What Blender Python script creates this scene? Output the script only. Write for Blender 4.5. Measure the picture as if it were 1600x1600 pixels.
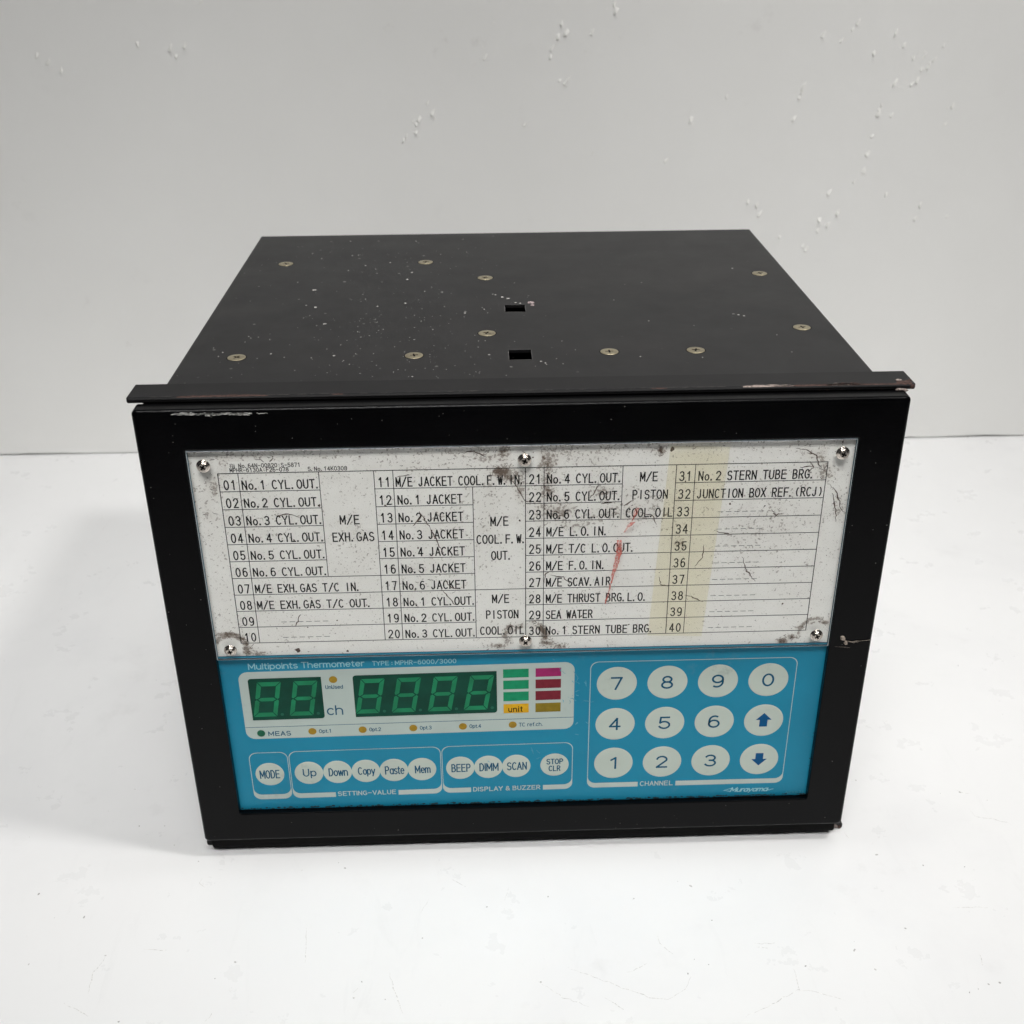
import bpy, bmesh, math, random
import numpy as np
from mathutils import Vector, Matrix

CAM_F = 1796.69
CAM_R = [[0.999488, -0.031252, -0.006924], [-0.020645, -0.464074, -0.885556], [0.024462, 0.885245, -0.464482]]
CAM_C = (-16.34, -409.06, 385.59)
WORLD = .05
LAMPS = [('key_lamp', (.62, -.18, 1.21), (0, .1, .1), .13, .13, 7.4, (1, .985, .96)),
         ('ceiling_tube', (-.12, -.60, 1.4), (-.06, .12, 0), 1.0, .06, .86, (1, .995, .98), 46),
         ('ceiling_tube', (-.12, -.78, 1.4), (-.06, .12, 0), 1.0, .06, .86, (1, .995, .98), 46),
         ('ceiling_tube', (.05, .05, 1.9), (.0, .4, 0), 1.0, .06, 1.05, (1, .995, .98), 60)]
TABLE_FRONT = -420
TABLE_A, TABLE_B = (.775, .775, .775, 1), (.735, .735, .74, 1)
WALL_A, WALL_B = (.87, .865, .845, 1), (.83, .825, .805, 1)
BODY_C = (.0058, .0054, .006, 1); BEZEL_C = (.001, .001, .0013, 1)
TEAL = '1c86a6'
PAPER_A, PAPER_B = (.92, .905, .87, 1), (.88, .862, .825, 1)
for o in list(bpy.data.objects):
    bpy.data.objects.remove(o)
SC = bpy.context.scene
COL = SC.collection
ZS = 10.2                     # the tabletop lies 10.2 mm under the bezel's lower edge; everything is in millimetres below
def V(x, y, z): return (x * .001, y * .001, (z + ZS) * .001)

# ------------------------------------------------------------------ camera
cam_d = bpy.data.cameras.new('camera'); cam = bpy.data.objects.new('camera', cam_d); COL.objects.link(cam)
cam_d.sensor_width = 36.0; cam_d.lens = CAM_F / 1600 * 36.0; cam_d.clip_start = .01; cam_d.clip_end = 50
R = Matrix(CAM_R)            # rows: image right, image down, forward
rot = Matrix((R[0], -R[1], -R[2])).transposed()
cam.matrix_world = Matrix.Translation(V(*CAM_C)) @ rot.to_4x4()
cam_d.dof.use_dof = True; cam_d.dof.focus_distance = R[2].dot(Vector((0, 5, 120)) - Vector(CAM_C)) * .001; cam_d.dof.aperture_fstop = 20.0
SC.camera = cam

# ------------------------------------------------------------------ world, lamps, exposure
w = bpy.data.worlds.new('World'); SC.world = w; w.use_nodes = True
bg = w.node_tree.nodes['Background']; bg.inputs[0].default_value = (.93, .96, 1, 1); bg.inputs[1].default_value = WORLD
def area(name, loc, target, sx, sy, power, col, spread=180):
    l = bpy.data.lights.new(name, 'AREA'); l.shape = 'RECTANGLE'; l.size = sx; l.size_y = sy; l.energy = power; l.color = col; l.spread = math.radians(spread)
    o = bpy.data.objects.new(name, l); COL.objects.link(o); o.location = loc
    o.rotation_euler = (Vector(target) - Vector(loc)).to_track_quat('-Z', 'Y').to_euler()
    return o
for a in LAMPS: area(*a)   # a shaded bulb on the right, ceiling tubes overhead, spread narrowed to darken the wall's top
SC.view_settings.view_transform = 'Standard'; SC.view_settings.look = 'None'
SC.view_settings.exposure = 0; SC.view_settings.gamma = 1
SC.render.engine = 'CYCLES'
SC.cycles.max_bounces = 8; SC.cycles.transparent_max_bounces = 16

TOP= [[-98.3,151.0,4.4,4.4],[-94.4,122.8,2.8,2.9],[-87.1,97.5,3.1,3.2],[-78.4,55.0,1.9,2.7],[-64.8,122.6,1.4,3.3],[-51.9,126.8,1.3,3.4],[-53.0,166.9,2.4,3.3],[-51.1,179.6,1.7,4.6],[-105.5,58.6,1.6,1.8],[-99.1,126.0,1.4,2.8],[-73.4,142.2,0.9,2.1],[-71.5,134.4,0.9,2.0],[-69.0,78.3,0.8,1.7],[-61.9,87.0,0.8,1.7],[-59.9,88.4,0.8,1.8],[-71.0,85.6,0.9,1.7],[-82.3,63.4,0.9,1.6],[-76.9,68.5,0.8,1.6],[-61.8,56.6,0.8,1.6],[-131.5,67.2,1.0,1.6],[-126.4,61.4,1.0,1.6],[-127.4,56.4,1.0,1.6],[-101.3,209.0,1.1,2.5],[-107.5,219.8,1.2,2.6],[-85.1,214.2,1.1,2.6],[-82.0,215.1,1.1,2.6],[-84.6,184.8,1.0,2.4],[-76.4,193.7,1.0,2.4],[-70.4,186.6,1.0,2.4],[-63.7,198.8,1.0,2.5],[-108.2,164.6,1.1,2.2],[-95.4,110.0,1.0,1.9],[-47.4,76.7,0.8,1.7],[-45.4,73.8,0.8,1.7],[-44.1,28.7,1.2,2.0],[-47.3,36.2,0.7,1.5],[-52.0,34.2,0.7,1.4],[-59.6,42.4,0.8,1.5],[-70.9,44.2,0.8,1.5],[-81.3,23.1,0.8,1.4],[-118.9,81.6,1.0,1.7],[-117.6,79.4,1.0,1.7],[-119.2,74.3,1.0,1.7],[-114.4,80.6,1.0,1.7],[-108.9,77.5,1.0,1.7],[-99.2,53.9,0.9,1.5],[-87.7,52.7,0.9,1.5],[-69.4,56.7,0.8,1.6],[-43.3,99.2,0.8,1.8],[-43.3,145.6,0.9,2.1],[-53.3,64.8,0.8,1.6],[-51.8,243.1,1.0,2.8],[-89.1,245.2,1.2,2.8],[-23.2,110.1,1.8,3.3],[-33.1,120.3,0.8,1.9],[-15.1,118.0,0.7,1.9],[-14.2,115.3,0.7,1.9],[-18.7,78.1,0.7,1.7],[-37.5,87.0,0.8,1.7],[-18.4,32.8,0.6,1.4],[-17.1,31.3,0.6,1.4],[-30.5,36.0,0.7,1.5],[19.2,68.6,0.6,1.6],[48.2,126.5,0.5,2.0],[60.6,94.1,1.3,2.1],[65.3,154.8,0.5,2.2],[1.4,157.6,0.7,2.2],[15.4,46.6,0.6,1.5],[17.7,40.2,0.6,1.5],[24.2,57.1,0.5,1.6],[6.1,38.1,0.6,1.5],[-25.1,245.8,0.9,2.8],[-37.0,213.9,0.9,2.6],[-22.8,217.9,0.9,2.6],[-51.6,243.0,1.0,2.8],[-22.9,57.9,0.7,1.6],[-17.1,70.5,0.7,1.6],[-14.2,70.8,0.7,1.7],[-17.3,62.5,0.7,1.6],[-12.7,52.8,1.8,1.6],[-12.7,109.8,0.7,1.9],[50.8,47.4,1.2,1.3],[-8.5,137.9,1.7,2.4],[-9.8,139.1,1.3,2.1],[-5.2,134.2,2.8,2.7],[-2.7,131.8,3.3,3.0],[0.9,124.9,2.9,2.7],[3.0,123.6,2.4,2.1],[8.8,43.8,2.1,1.8],[10.5,41.6,1.3,2.6],[10.9,39.9,0.9,1.7],[101.1,102.2,2.5,2.0],[103.3,100.8,2.3,2.2],[105.4,99.2,2.0,2.9],[116.0,177.9,0.8,3.4],[115.4,49.8,0.6,1.8],[76.6,45.1,0.6,1.7],[80.1,86.5,0.4,1.8],[114.3,71.9,0.3,1.7]]
WALLM= [[-322.8,297.6],[-316.1,292.3],[-308.1,287.3],[-229.9,300.8],[-219.6,302.8],[-226.2,295.5],[-251.7,304.2],[-204.3,329.8],[-59.8,248.2],[-51.1,262.1],[-67.2,239.3],[-45.7,251.4],[-57.3,251.5],[-60.0,242.6],[-62.0,249.4],[-69.2,236.7],[-47.4,255.8],[-9.0,292.7],[83.3,322.7],[82.0,326.4],[45.3,314.8],[48.7,308.5],[43.1,306.5],[38.7,298.1],[37.6,292.8],[44.6,276.7],[50.4,277.1],[48.1,274.9],[220.9,270.4],[219.3,263.8],[216.7,248.8],[220.2,266.5],[231.8,305.7],[244.9,301.4],[252.0,308.7],[254.9,312.8],[283.2,306.3],[290.9,298.2],[269.1,292.6],[298.5,289.1],[305.5,289.0],[310.7,285.8],[313.8,287.9],[319.1,297.4],[305.5,281.5],[300.1,271.7],[287.2,271.9],[309.9,283.6],[303.3,273.9],[306.8,291.2],[279.2,254.3],[279.9,257.6],[278.4,251.6],[288.1,249.7],[329.4,243.6],[332.1,255.9],[274.1,222.6],[273.3,211.0],[267.2,202.8],[276.0,235.2],[248.8,194.8],[256.8,179.1],[243.9,174.4],[250.5,170.6],[243.6,165.9],[214.5,161.4],[236.5,152.4],[233.8,154.9],[187.4,188.9],[194.9,186.0],[197.9,179.9],[292.8,193.0],[319.9,184.2],[317.7,174.6],[342.3,175.4],[140.9,249.2],[165.5,264.4],[66.8,308.4],[19.3,246.2],[68.9,225.2],[123.8,219.9]]
SPK= [[-182.2,-55.8],[-175.4,22.6],[-187.9,23.1],[-84.5,-8.8],[-197.8,-34.0],[-222.6,-19.5],[-73.9,-81.4],[-167.6,-89.4],[-132.9,-69.6],[-71.3,-73.5],[-126.0,-61.3],[-167.7,9.3],[-213.6,-59.2],[47.6,-32.5],[69.1,-22.9],[74.5,-26.0],[69.1,-67.2],[65.2,-74.5],[74.7,-70.1],[231.8,25.0],[171.0,42.4],[144.1,-75.2],[188.6,-84.4],[193.5,-83.8],[183.4,-86.6],[138.3,-64.9],[164.1,-54.0],[165.3,-9.8],[203.6,-19.0],[184.7,-17.3],[80.5,-46.3],[3.3,-76.4],[115.4,-72.4],[220.5,31.3]]
LINES= [[[-192.2,-80.1],[-186.9,-82.6],[-180.7,-86.4]],[[-34.9,-17.3],[-28.2,-22.5]],[[-149.8,-12.9],[-150.8,-15.5],[-147.6,-18.3]],[[-97.9,-44.1],[-96.3,-63.2]],[[-59.9,-69.5],[-57.4,-79.3],[-53.4,-89.6]],[[-74.8,-78.7],[-72.6,-76.8]],[[-166.5,-53.3],[-156.8,-53.8]],[[-132.9,-90.4],[-130.8,-86.7]],[[-182.0,-56.3],[-185.0,-64.9],[-183.9,-75.4]],[[55.4,-53.4],[55.5,-57.8],[60.5,-64.0]],[[96.7,-59.9],[105.4,-59.7]],[[96.3,-61.9],[101.7,-62.5]],[[219.0,33.7],[221.3,31.3],[224.9,29.9]],[[220.4,19.6],[221.1,13.9],[228.9,11.8],[236.7,7.8]],[[190.7,-68.9],[189.8,-74.7]],[[14.5,-69.0],[35.0,-79.5],[47.5,-85.6],[55.2,-86.9],[62.6,-82.2],[66.3,-75.9]],[[2.6,-76.7],[12.1,-84.2],[22.2,-89.3]],[[110.0,-73.4],[109.9,-79.1],[109.6,-85.5]],[[84.8,-96.2],[94.9,-92.0],[110.0,-83.9]],[[188.7,-43.1],[205.7,-43.7]],[[29.2,-84.9],[36.3,-91.3]],[[108.7,-83.9],[117.5,-85.8],[126.9,-90.0]],[[47.6,-32.5],[46.7,-33.4]],[[39.8,-73.2],[48.5,-68.6]],[[154.6,5.5],[155.3,1.5]]]
DIRT= [[-117.6,196.0,3.0,2.2,0.5],[-103.0,196.5,3.5,1.1,0.55],[-122.8,183.8,2.5,5.1,0.5],[-126.8,172.4,3.6,5.2,0.35],[-127.2,112.6,3.8,2.3,1],[-122.1,109.8,2.4,2.6,1],[-119.1,105.5,2.4,2.6,0.95],[-113.9,103.0,4.4,1.7,0.7],[-8.6,188.3,4.1,2.5,1],[-3.5,191.9,2.5,2.2,0.9],[-13.6,194.0,7.6,1.4,0.55],[-19.9,196.1,7.6,0.8,0.4],[-4.9,185.4,4.1,2.8,0.8],[-1.8,179.6,2.1,4.6,0.6],[10.4,191.5,2.5,3.9,0.8],[9.9,185.1,2.6,5.7,0.6],[9.2,178.0,2.6,4.0,0.5],[31.1,177.5,5.2,3.5,0.55],[13.2,169.2,7.8,4.1,0.6],[21.1,164.6,10.5,3.6,0.4],[36.6,168.6,10.4,2.9,0.45],[-38.8,163.0,3.6,6.5,0.4],[-10.9,104.7,4.4,1.3,1],[-6.5,106.9,2.8,2.0,0.9],[-2.1,112.4,3.8,2.9,0.7],[10.6,105.4,2.8,2.0,1],[14.5,103.7,3.3,1.3,0.95],[4.2,115.4,2.7,2.6,0.5],[116.0,105.8,2.2,1.3,0.9],[111.7,103.9,2.8,1.3,0.8],[118.8,110.3,2.2,1.3,0.8],[124.2,112.2,2.2,1.0,1],[129.1,112.7,2.2,1.0,1],[113.4,194.1,4.6,1.7,0.45],[121.0,184.1,3.6,4.0,0.5],[128.0,169.4,2.1,5.9,0.4],[47.0,169.8,15.7,8.9,0.3],[95.0,158.3,21.2,18.3,0.3],[63.6,153.1,2.7,3.0,0.5],[-30.2,190.2,22.8,2.2,0.3],[-68.0,153.3,10.4,18.4,0.25],[-42.4,140.4,15.9,12.5,0.2],[45.7,196.9,30.5,2.2,0.35],[-20.6,164.1,15.6,18.0,0.25],[54.7,195.3,2.0,1.7,0.7],[60.1,168.1,7.8,11.9,0.25],[-80.1,196.3,7.5,1.1,0.3]]
CRACK= [[[108.1,195.6],[112.6,194.7],[116.2,192.1],[118.6,186.9],[121.0,184.6]],[[123.1,179.7],[126.8,175.3],[128.6,169.4],[130.5,166.4]],[[124.7,175.3],[126.7,169.5],[127.9,162.0]],[[-42.4,171.0],[-40.7,167.5],[-38.3,163.3]],[[-41.1,169.9],[-42.6,167.0],[-45.3,164.1]],[[-38.3,163.3],[-36.4,158.5],[-34.0,152.5]],[[-4.9,184.0],[-2.3,179.7],[0.2,174.7],[2.8,173.5]],[[-1.0,196.5],[1.8,194.5]],[[29.7,182.7],[29.0,179.0],[26.5,175.3]],[[-24.9,196.2],[-19.9,196.9],[-14.9,194.3]],[[-90.6,169.3],[-95.1,170.8],[-100.2,170.1]],[[-103.8,196.0],[-102.3,194.0]],[[-98.6,195.8],[-100.0,194.2]],[[10.8,139.7],[16.2,138.3],[18.9,135.1]],[[8.2,136.0],[8.7,139.8],[10.8,141.6]],[[52.9,196.2],[55.0,194.5]],[[74.2,152.8],[74.1,146.7],[71.0,142.2]],[[90.7,146.3],[92.6,140.1],[97.2,134.4]],[[56.5,137.9],[57.2,134.1],[60.8,132.8]],[[31.3,172.5],[35.9,173.3]],[[40.4,171.5],[44.2,173.7]],[[113.9,189.9],[116.0,187.0],[113.7,184.8]],[[47.0,168.4],[52.3,166.8],[54.1,162.3]],[[67.8,128.2],[70.6,127.5],[75.7,124.8]],[[100.6,168.6],[102.7,165.6],[105.3,166.4]],[[-33.2,138.7],[-30.6,134.5],[-26.6,133.8]],[[-34.7,134.0],[-30.8,128.3],[-29.0,126.0]],[[-94.3,123.0],[-97.0,117.2]],[[79.1,158.7],[84.5,157.1]],[[-50.6,186.4],[-45.5,187.2]],[[110.3,187.1],[116.0,187.6]],[[113.6,185.6],[115.3,184.8]]]
# ------------------------------------------------------------------ materials
def rgb(h):                   # sRGB hex -> linear
    c = [int(h[i:i+2], 16) / 255 for i in (0, 2, 4)]
    return tuple(x / 12.92 if x <= .04045 else ((x + .055) / 1.055) ** 2.4 for x in c) + (1,)
class NT:
    def __init__(s, name):
        s.m = bpy.data.materials.new(name); s.m.use_nodes = True; s.t = s.m.node_tree; s.b = s.t.nodes['Principled BSDF']
        s.tc = None
    def n(s, typ, **kw):
        d = s.t.nodes.new(typ)
        for k, v in kw.items():
            if hasattr(d, k): setattr(d, k, v)
        return d
    def L(s, a, b): s.t.links.new(a, b)
    def P(s, **kw):
        for k, v in kw.items(): s.b.inputs[k.replace('_', ' ')].default_value = v
    def coord(s):
        if not s.tc: s.tc = s.n('ShaderNodeTexCoord')
        return s.tc.outputs['Object']
    def mapped(s, scale, rotz=0):
        mp = s.n('ShaderNodeMapping'); mp.inputs['Scale'].default_value = scale; mp.inputs['Rotation'].default_value = (0, 0, rotz)
        s.L(s.coord(), mp.inputs[0]); return mp.outputs[0]
    def noise(s, scale, detail=4, rough=.55, vec=None, dist=0):
        d = s.n('ShaderNodeTexNoise'); d.inputs['Scale'].default_value = scale; d.inputs['Detail'].default_value = detail
        d.inputs['Roughness'].default_value = rough; d.inputs['Distortion'].default_value = dist
        s.L(vec or s.coord(), d.inputs['Vector']); return d.outputs[0]
    def voro(s, scale, vec=None, feature='F1', rnd=1):
        d = s.n('ShaderNodeTexVoronoi'); d.feature = feature; d.inputs['Scale'].default_value = scale; d.inputs['Randomness'].default_value = rnd
        s.L(vec or s.coord(), d.inputs['Vector']); return d
    def ramp(s, f, a, b, lo=0., hi=1.):
        d = s.n('ShaderNodeMapRange'); d.clamp = True
        for i, v in enumerate((a, b, lo, hi)): d.inputs[i + 1].default_value = v
        s.L(f, d.inputs[0]); return d.outputs[0]
    def math(s, op, a, b=None, c=None):
        d = s.n('ShaderNodeMath'); d.operation = op
        for i, v in enumerate((a, b, c)):
            if v is None: continue
            if isinstance(v, (int, float)): d.inputs[i].default_value = v
            else: s.L(v, d.inputs[i])
        return d.outputs[0]
    def mix(s, f, a, b, mode='MIX'):
        d = s.n('ShaderNodeMix'); d.data_type = 'RGBA'; d.blend_type = mode
        for i, v in ((0, f), (6, a), (7, b)):
            if isinstance(v, (int, float)): d.inputs[i].default_value = v
            elif isinstance(v, tuple): d.inputs[i].default_value = v
            else: s.L(v, d.inputs[i])
        return d.outputs[2]
    def bump(s, h, strength, dist=.001):
        d = s.n('ShaderNodeBump'); d.inputs['Strength'].default_value = strength; d.inputs['Distance'].default_value = dist
        s.L(h, d.inputs['Height']); s.L(d.outputs[0], s.b.inputs['Normal']); return d
def flat(name, hexc, rough=.5, metal=0., spec=.5, var=.06, scale=400, bump=0.):
    n = NT(name); n.P(Roughness=rough, Metallic=metal); n.b.inputs['Specular IOR Level'].default_value = spec
    c = rgb(hexc); f = n.noise(scale, 3)
    lo = tuple(x * (1 - var * 2) for x in c[:3]) + (1,); hi = tuple(min(1, x * (1 + var * 2)) for x in c[:3]) + (1,)
    n.L(n.mix(n.ramp(f, .3, .7), lo, hi), n.b.inputs['Base Color'])
    if bump: n.bump(f, bump, .0003)
    return n.m

# table: white laminate, smudged and scuffed
n = NT('white_laminate')
f1 = n.noise(9, 5, .6, dist=.6); f2 = n.noise(38, 5, .65); f3 = n.noise(1, 6, .7, vec=n.mapped((60, 14, 1), .5), dist=1.5)
c = n.mix(n.ramp(f1, .5, .8), TABLE_A, TABLE_B)
sm = n.math('MULTIPLY', n.ramp(f2, .58, .75), n.ramp(f1, .45, .7))
c = n.mix(n.math('MULTIPLY', sm, .22), c, rgb('b4b2b0'))
c = n.mix(n.math('MULTIPLY', n.ramp(f3, .6, .8), .10), c, rgb('b0b0b0'))
n.L(c, n.b.inputs['Base Color'])
n.L(n.ramp(f2, .3, .7, .24, .42), n.b.inputs['Roughness']); n.P(Specular_IOR_Level=.4)
n.bump(n.noise(14, 4, .5), .12, .002)
M_TABLE = n.m
# wall: painted board, slightly pinkish smudges
n = NT('painted_board')
f1 = n.noise(5, 5, .6); f2 = n.noise(30, 6, .7); f4 = n.noise(900, 2)
c = n.mix(n.ramp(f1, .35, .75), WALL_A, WALL_B)
c = n.mix(n.math('MULTIPLY', n.math('MULTIPLY', n.ramp(f2, .6, .8), n.ramp(f1, .5, .6)), .35), c, rgb('a8a09c'))
n.L(c, n.b.inputs['Base Color']); n.P(Roughness=.6, Specular_IOR_Level=.3)
n.bump(n.math('ADD', n.math('MULTIPLY', n.noise(60, 5, .6), 1.), n.math('MULTIPLY', f4, .12)), .12, .0012)
M_WALL = n.m
M_FLAKE = flat('paint_flake', 'f0efeb', .6, var=.05)
M_MARK = flat('scuff', 'd0cfcd', .6, var=.2, scale=900)
M_MARKD = flat('dark_speck', 'a9a7a5', .6, var=.3, scale=900)

# powder-coated black sheet metal
def blackpaint(name, base, rough, dust, spec=.28):
    n = NT(name); f = n.noise(35, 5, .6); g = n.noise(1500, 2)
    c = n.mix(n.ramp(f, .35, .75), base, tuple(min(1, x * 1.1 + .0005) for x in base[:3]) + (1,))
    if dust:
        v = n.voro(260); cell = n.voro(260).outputs['Color']
        sep = n.n('ShaderNodeSeparateColor'); n.L(v.outputs['Color'], sep.inputs[0])
        dot = n.math('LESS_THAN', v.outputs['Distance'], n.math('MULTIPLY', n.ramp(sep.outputs[0], .9, 1, 0, .2), 1.))
        x = n.n('ShaderNodeSeparateXYZ'); n.L(n.coord(), x.inputs[0])
        reg = n.math('MULTIPLY', n.ramp(x.outputs[0], .06, -.03), n.ramp(n.noise(12, 2), .35, .6))
        reg = n.math('MAXIMUM', reg, .12)
        c = n.mix(n.math('MULTIPLY', n.math('MULTIPLY', dot, reg), dust), c, rgb('9a9894'))
        c = n.mix(n.math('MULTIPLY', n.ramp(n.noise(14, 6, .72, dist=.8), .48, .8), .07), c, rgb('564e4c'))
    n.L(c, n.b.inputs['Base Color']); n.b.inputs['Specular IOR Level'].default_value = spec
    n.L(n.ramp(f, .3, .7, rough - .03, rough + .035), n.b.inputs['Roughness'])
    n.bump(g, .25, .00012)
    return n.m
M_BODY = blackpaint('black_housing_paint', BODY_C, .44, .7)
M_FLANGE = blackpaint('black_flange_paint', BODY_C, .52, 0)
M_BEZEL = blackpaint('black_bezel_paint', BEZEL_C, .22, 0, .11)
M_GASKET = flat('black_gasket', '060606', .8, spec=.2)
M_RUST = flat('rust', '3c2822', .8, var=.4, scale=1200, bump=.4)
M_RUST2 = flat('bare_chipped_metal', '8d7f78', .55, var=.35, scale=1500, bump=.3)
M_CHIP = flat('bright_scratch', 'bdbcb8', .6, var=.2, scale=1500)
M_PINK = flat('pale_chip', '8f8080', .7, var=.3, scale=1500)

# panel print
def panelmat(name, hexc, rough=.33, dirt=.25):
    n = NT(name); c0 = rgb(hexc)
    f = n.noise(25, 5, .6); g = n.noise(160, 5, .7)
    c = n.mix(n.ramp(f, .3, .8), c0, tuple(x * .86 for x in c0[:3]) + (1,))
    c = n.mix(n.math('MULTIPLY', n.math('MULTIPLY', n.ramp(g, .55, .75), n.ramp(f, .5, .65)), dirt), c, rgb('6f7c7a'))
    n.L(c, n.b.inputs['Base Color']); n.P(Roughness=rough, Specular_IOR_Level=.16)
    n.bump(n.noise(2500, 2), .15, .00005)
    return n.m
M_BLUE = panelmat('teal_panel', TEAL)
M_PRINT = panelmat('pale_print', 'b9c6c0', .35, .35)
M_KEY = panelmat('pale_key', 'c0cac0', .35, .6)
M_LINE = panelmat('pale_line', '86bccb', .35, .1)
M_WIN = flat('dark_green_window', '0d4234', .15, spec=.12, var=.12, scale=90)
M_SEG = flat('green_segment', '187d54', .3, spec=.15, var=.1, scale=120)
M_DP = flat('dim_decimal_point', '1a5c48', .3, spec=.1)
M_AMBER = flat('amber_lamp', '9c7c1c', .3, spec=.2); M_GLED = flat('green_lamp', '0f5a40', .3, spec=.2)
M_TEXTB = flat('blue_lettering', '0f506e', .5, spec=.1, var=.03); M_TEXTD = flat('deep_blue_lettering', '0e5080', .5, spec=.1, var=.03)
M_TEXTP = flat('pale_lettering', '8fc4cd', .4, var=.03)
M_BLACKT = flat('black_lettering', '0b0b0a', .7, spec=.1, var=.1)
M_G1 = flat('green_bar', '128a5f', .35, spec=.15); M_MAG = flat('magenta_bar', '96235f', .35, spec=.15, var=.1, scale=150); M_DRED = flat('dark_red_bar', '75202e', .35, spec=.15)
M_YEL = flat('yellow_bar', 'd6a41c', .35, spec=.15); M_OLV = flat('olive_bar', '84701a', .35, spec=.15)

# label paper with grime held in a point attribute
n = NT('label_paper')
at = n.n('ShaderNodeAttribute'); at.attribute_name = 'grime'; d = at.outputs['Fac']
f1 = n.noise(900, 3, .6); f2 = n.noise(330, 5, .75); f3 = n.noise(60, 4, .6); f5 = n.noise(1700, 2, .5)
thr = n.math('SUBTRACT', .70, n.math('MULTIPLY', d, .34))
fine = n.ramp(n.math('SUBTRACT', f1, thr), 0, .05)
clump = n.ramp(n.math('SUBTRACT', f2, n.math('SUBTRACT', .71, n.math('MULTIPLY', d, .23))), 0, .07)
c = n.mix(n.ramp(f3, .35, .7), PAPER_A, PAPER_B)
c = n.mix(n.math('MULTIPLY', n.ramp(d, .15, 1.1), .42), c, rgb('94806c'))
c = n.mix(n.math('MULTIPLY', fine, .55), c, rgb('65503f'))
c = n.mix(n.math('MULTIPLY', clump, .75), c, rgb('543f2f'))
c = n.mix(n.math('MULTIPLY', n.ramp(f5, .66, .72), .35), c, rgb('7a726a'))
n.L(c, n.b.inputs['Base Color']); n.P(Roughness=.6, Specular_IOR_Level=.25)
M_PAPER = n.m
M_GRIME = flat('grime_hair', '54433a', .8, var=.3, scale=900)

# clear acrylic, yellowed tape, red crayon: see-through sheets
def sheet(name, tint, veil, veilcol, rough, wav=0., ior=1.45):
    n = NT(name); out = n.t.nodes['Material Output']; n.t.nodes.remove(n.b)
    tr = n.n('ShaderNodeBsdfTransparent'); tr.inputs[0].default_value = tint
    df = n.n('ShaderNodeBsdfDiffuse'); df.inputs[0].default_value = veilcol
    gl = n.n('ShaderNodeBsdfGlossy'); gl.inputs['Roughness'].default_value = rough
    fr = n.n('ShaderNodeFresnel'); fr.inputs[0].default_value = ior
    if wav:
        b = n.n('ShaderNodeBump'); b.inputs['Strength'].default_value = 1; b.inputs['Distance'].default_value = wav
        n.L(n.noise(11, 2, .4), b.inputs['Height'])
        n.L(b.outputs[0], gl.inputs['Normal'])
    m1 = n.n('ShaderNodeMixShader')
    if isinstance(veil, float): m1.inputs[0].default_value = veil
    else: n.L(veil(n), m1.inputs[0])
    n.L(tr.outputs[0], m1.inputs[1]); n.L(df.outputs[0], m1.inputs[2])
    m2 = n.n('ShaderNodeMixShader'); n.L(fr.outputs[0], m2.inputs[0]); n.L(m1.outputs[0], m2.inputs[1]); n.L(gl.outputs[0], m2.inputs[2])
    n.L(m2.outputs[0], out.inputs[0]); return n.m
M_ACRYL = sheet('clear_acrylic', (.99, .995, .99, 1), .003, (.8, .8, .8, 1), .03, .0028, 1.29)
M_ACRB = sheet('clear_acrylic_back', (1, 1, 1, 1), .0, (.8, .8, .8, 1), .1, 0, 1.02)
M_TAPE = sheet('yellowed_tape', (.985, .965, .885, 1), .07, (.70, .66, .48, 1), .4, 0, 1.1)
M_CRAY = sheet('red_crayon', (.95, .8, .78, 1), lambda n: n.ramp(n.noise(700, 5, .7), .35, .65, .15, .85), (.60, .16, .13, 1), .5, 0, 1.05)
M_EDGE = flat('painted_edge_glint', 'e2eef4', .15, spec=.6)  # pale colour stands in for the glint along the clear edge
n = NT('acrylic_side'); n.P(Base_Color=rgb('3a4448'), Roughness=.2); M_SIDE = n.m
def metal(name, hexc, rough, metallic=1.):
    n = NT(name); n.P(Metallic=metallic, Roughness=rough); c = rgb(hexc)
    n.L(n.mix(n.ramp(n.noise(90, 6, .75), .4, .7), c, tuple(x * .55 for x in c[:3]) + (1,)), n.b.inputs['Base Color'])
    return n.m
M_NICKEL = metal('nickel_plate', 'cfc6bc', .2); M_ZINC = metal('yellowed_zinc', 'a59b82', .42, .75)
M_SLOT = flat('screw_recess', '0a0706', .8, spec=.1); M_SLOT2 = flat('brown_recess', '3a3020', .7)  # cross recesses coloured darker than the screw heads

# ------------------------------------------------------------------ mesh helpers
def link(name, verts, faces, mat, parent=None, smooth=False, mats=None, fm=None, kind=None):
    me = bpy.data.meshes.new(name); me.from_pydata([V(*v) for v in verts], [], faces)
    for m in (mats or [mat]): me.materials.append(m)
    if fm: me.polygons.foreach_set('material_index', fm)
    if smooth: me.polygons.foreach_set('use_smooth', [True] * len(me.polygons))
    me.update()
    o = bpy.data.objects.new(name, me); COL.objects.link(o); o.parent = parent
    if kind: o['kind'] = kind
    return o
def empty(name, loc, label, cat):
    o = bpy.data.objects.new(name, None); COL.objects.link(o); o.location = loc; o['label'] = label; o['category'] = cat
    o.empty_display_size = .02
    return o
def ring(x0, x1, z0, z1, r, y, k=4):
    out = []
    for cx, cz, a0 in ((x1 - r, z1 - r, 0), (x0 + r, z1 - r, 90), (x0 + r, z0 + r, 180), (x1 - r, z0 + r, 270)):
        for i in range(k + 1):
            a = math.radians(a0 + 90 * i / k); out.append((cx + r * math.cos(a), y, cz + r * math.sin(a)))
    return out
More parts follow.
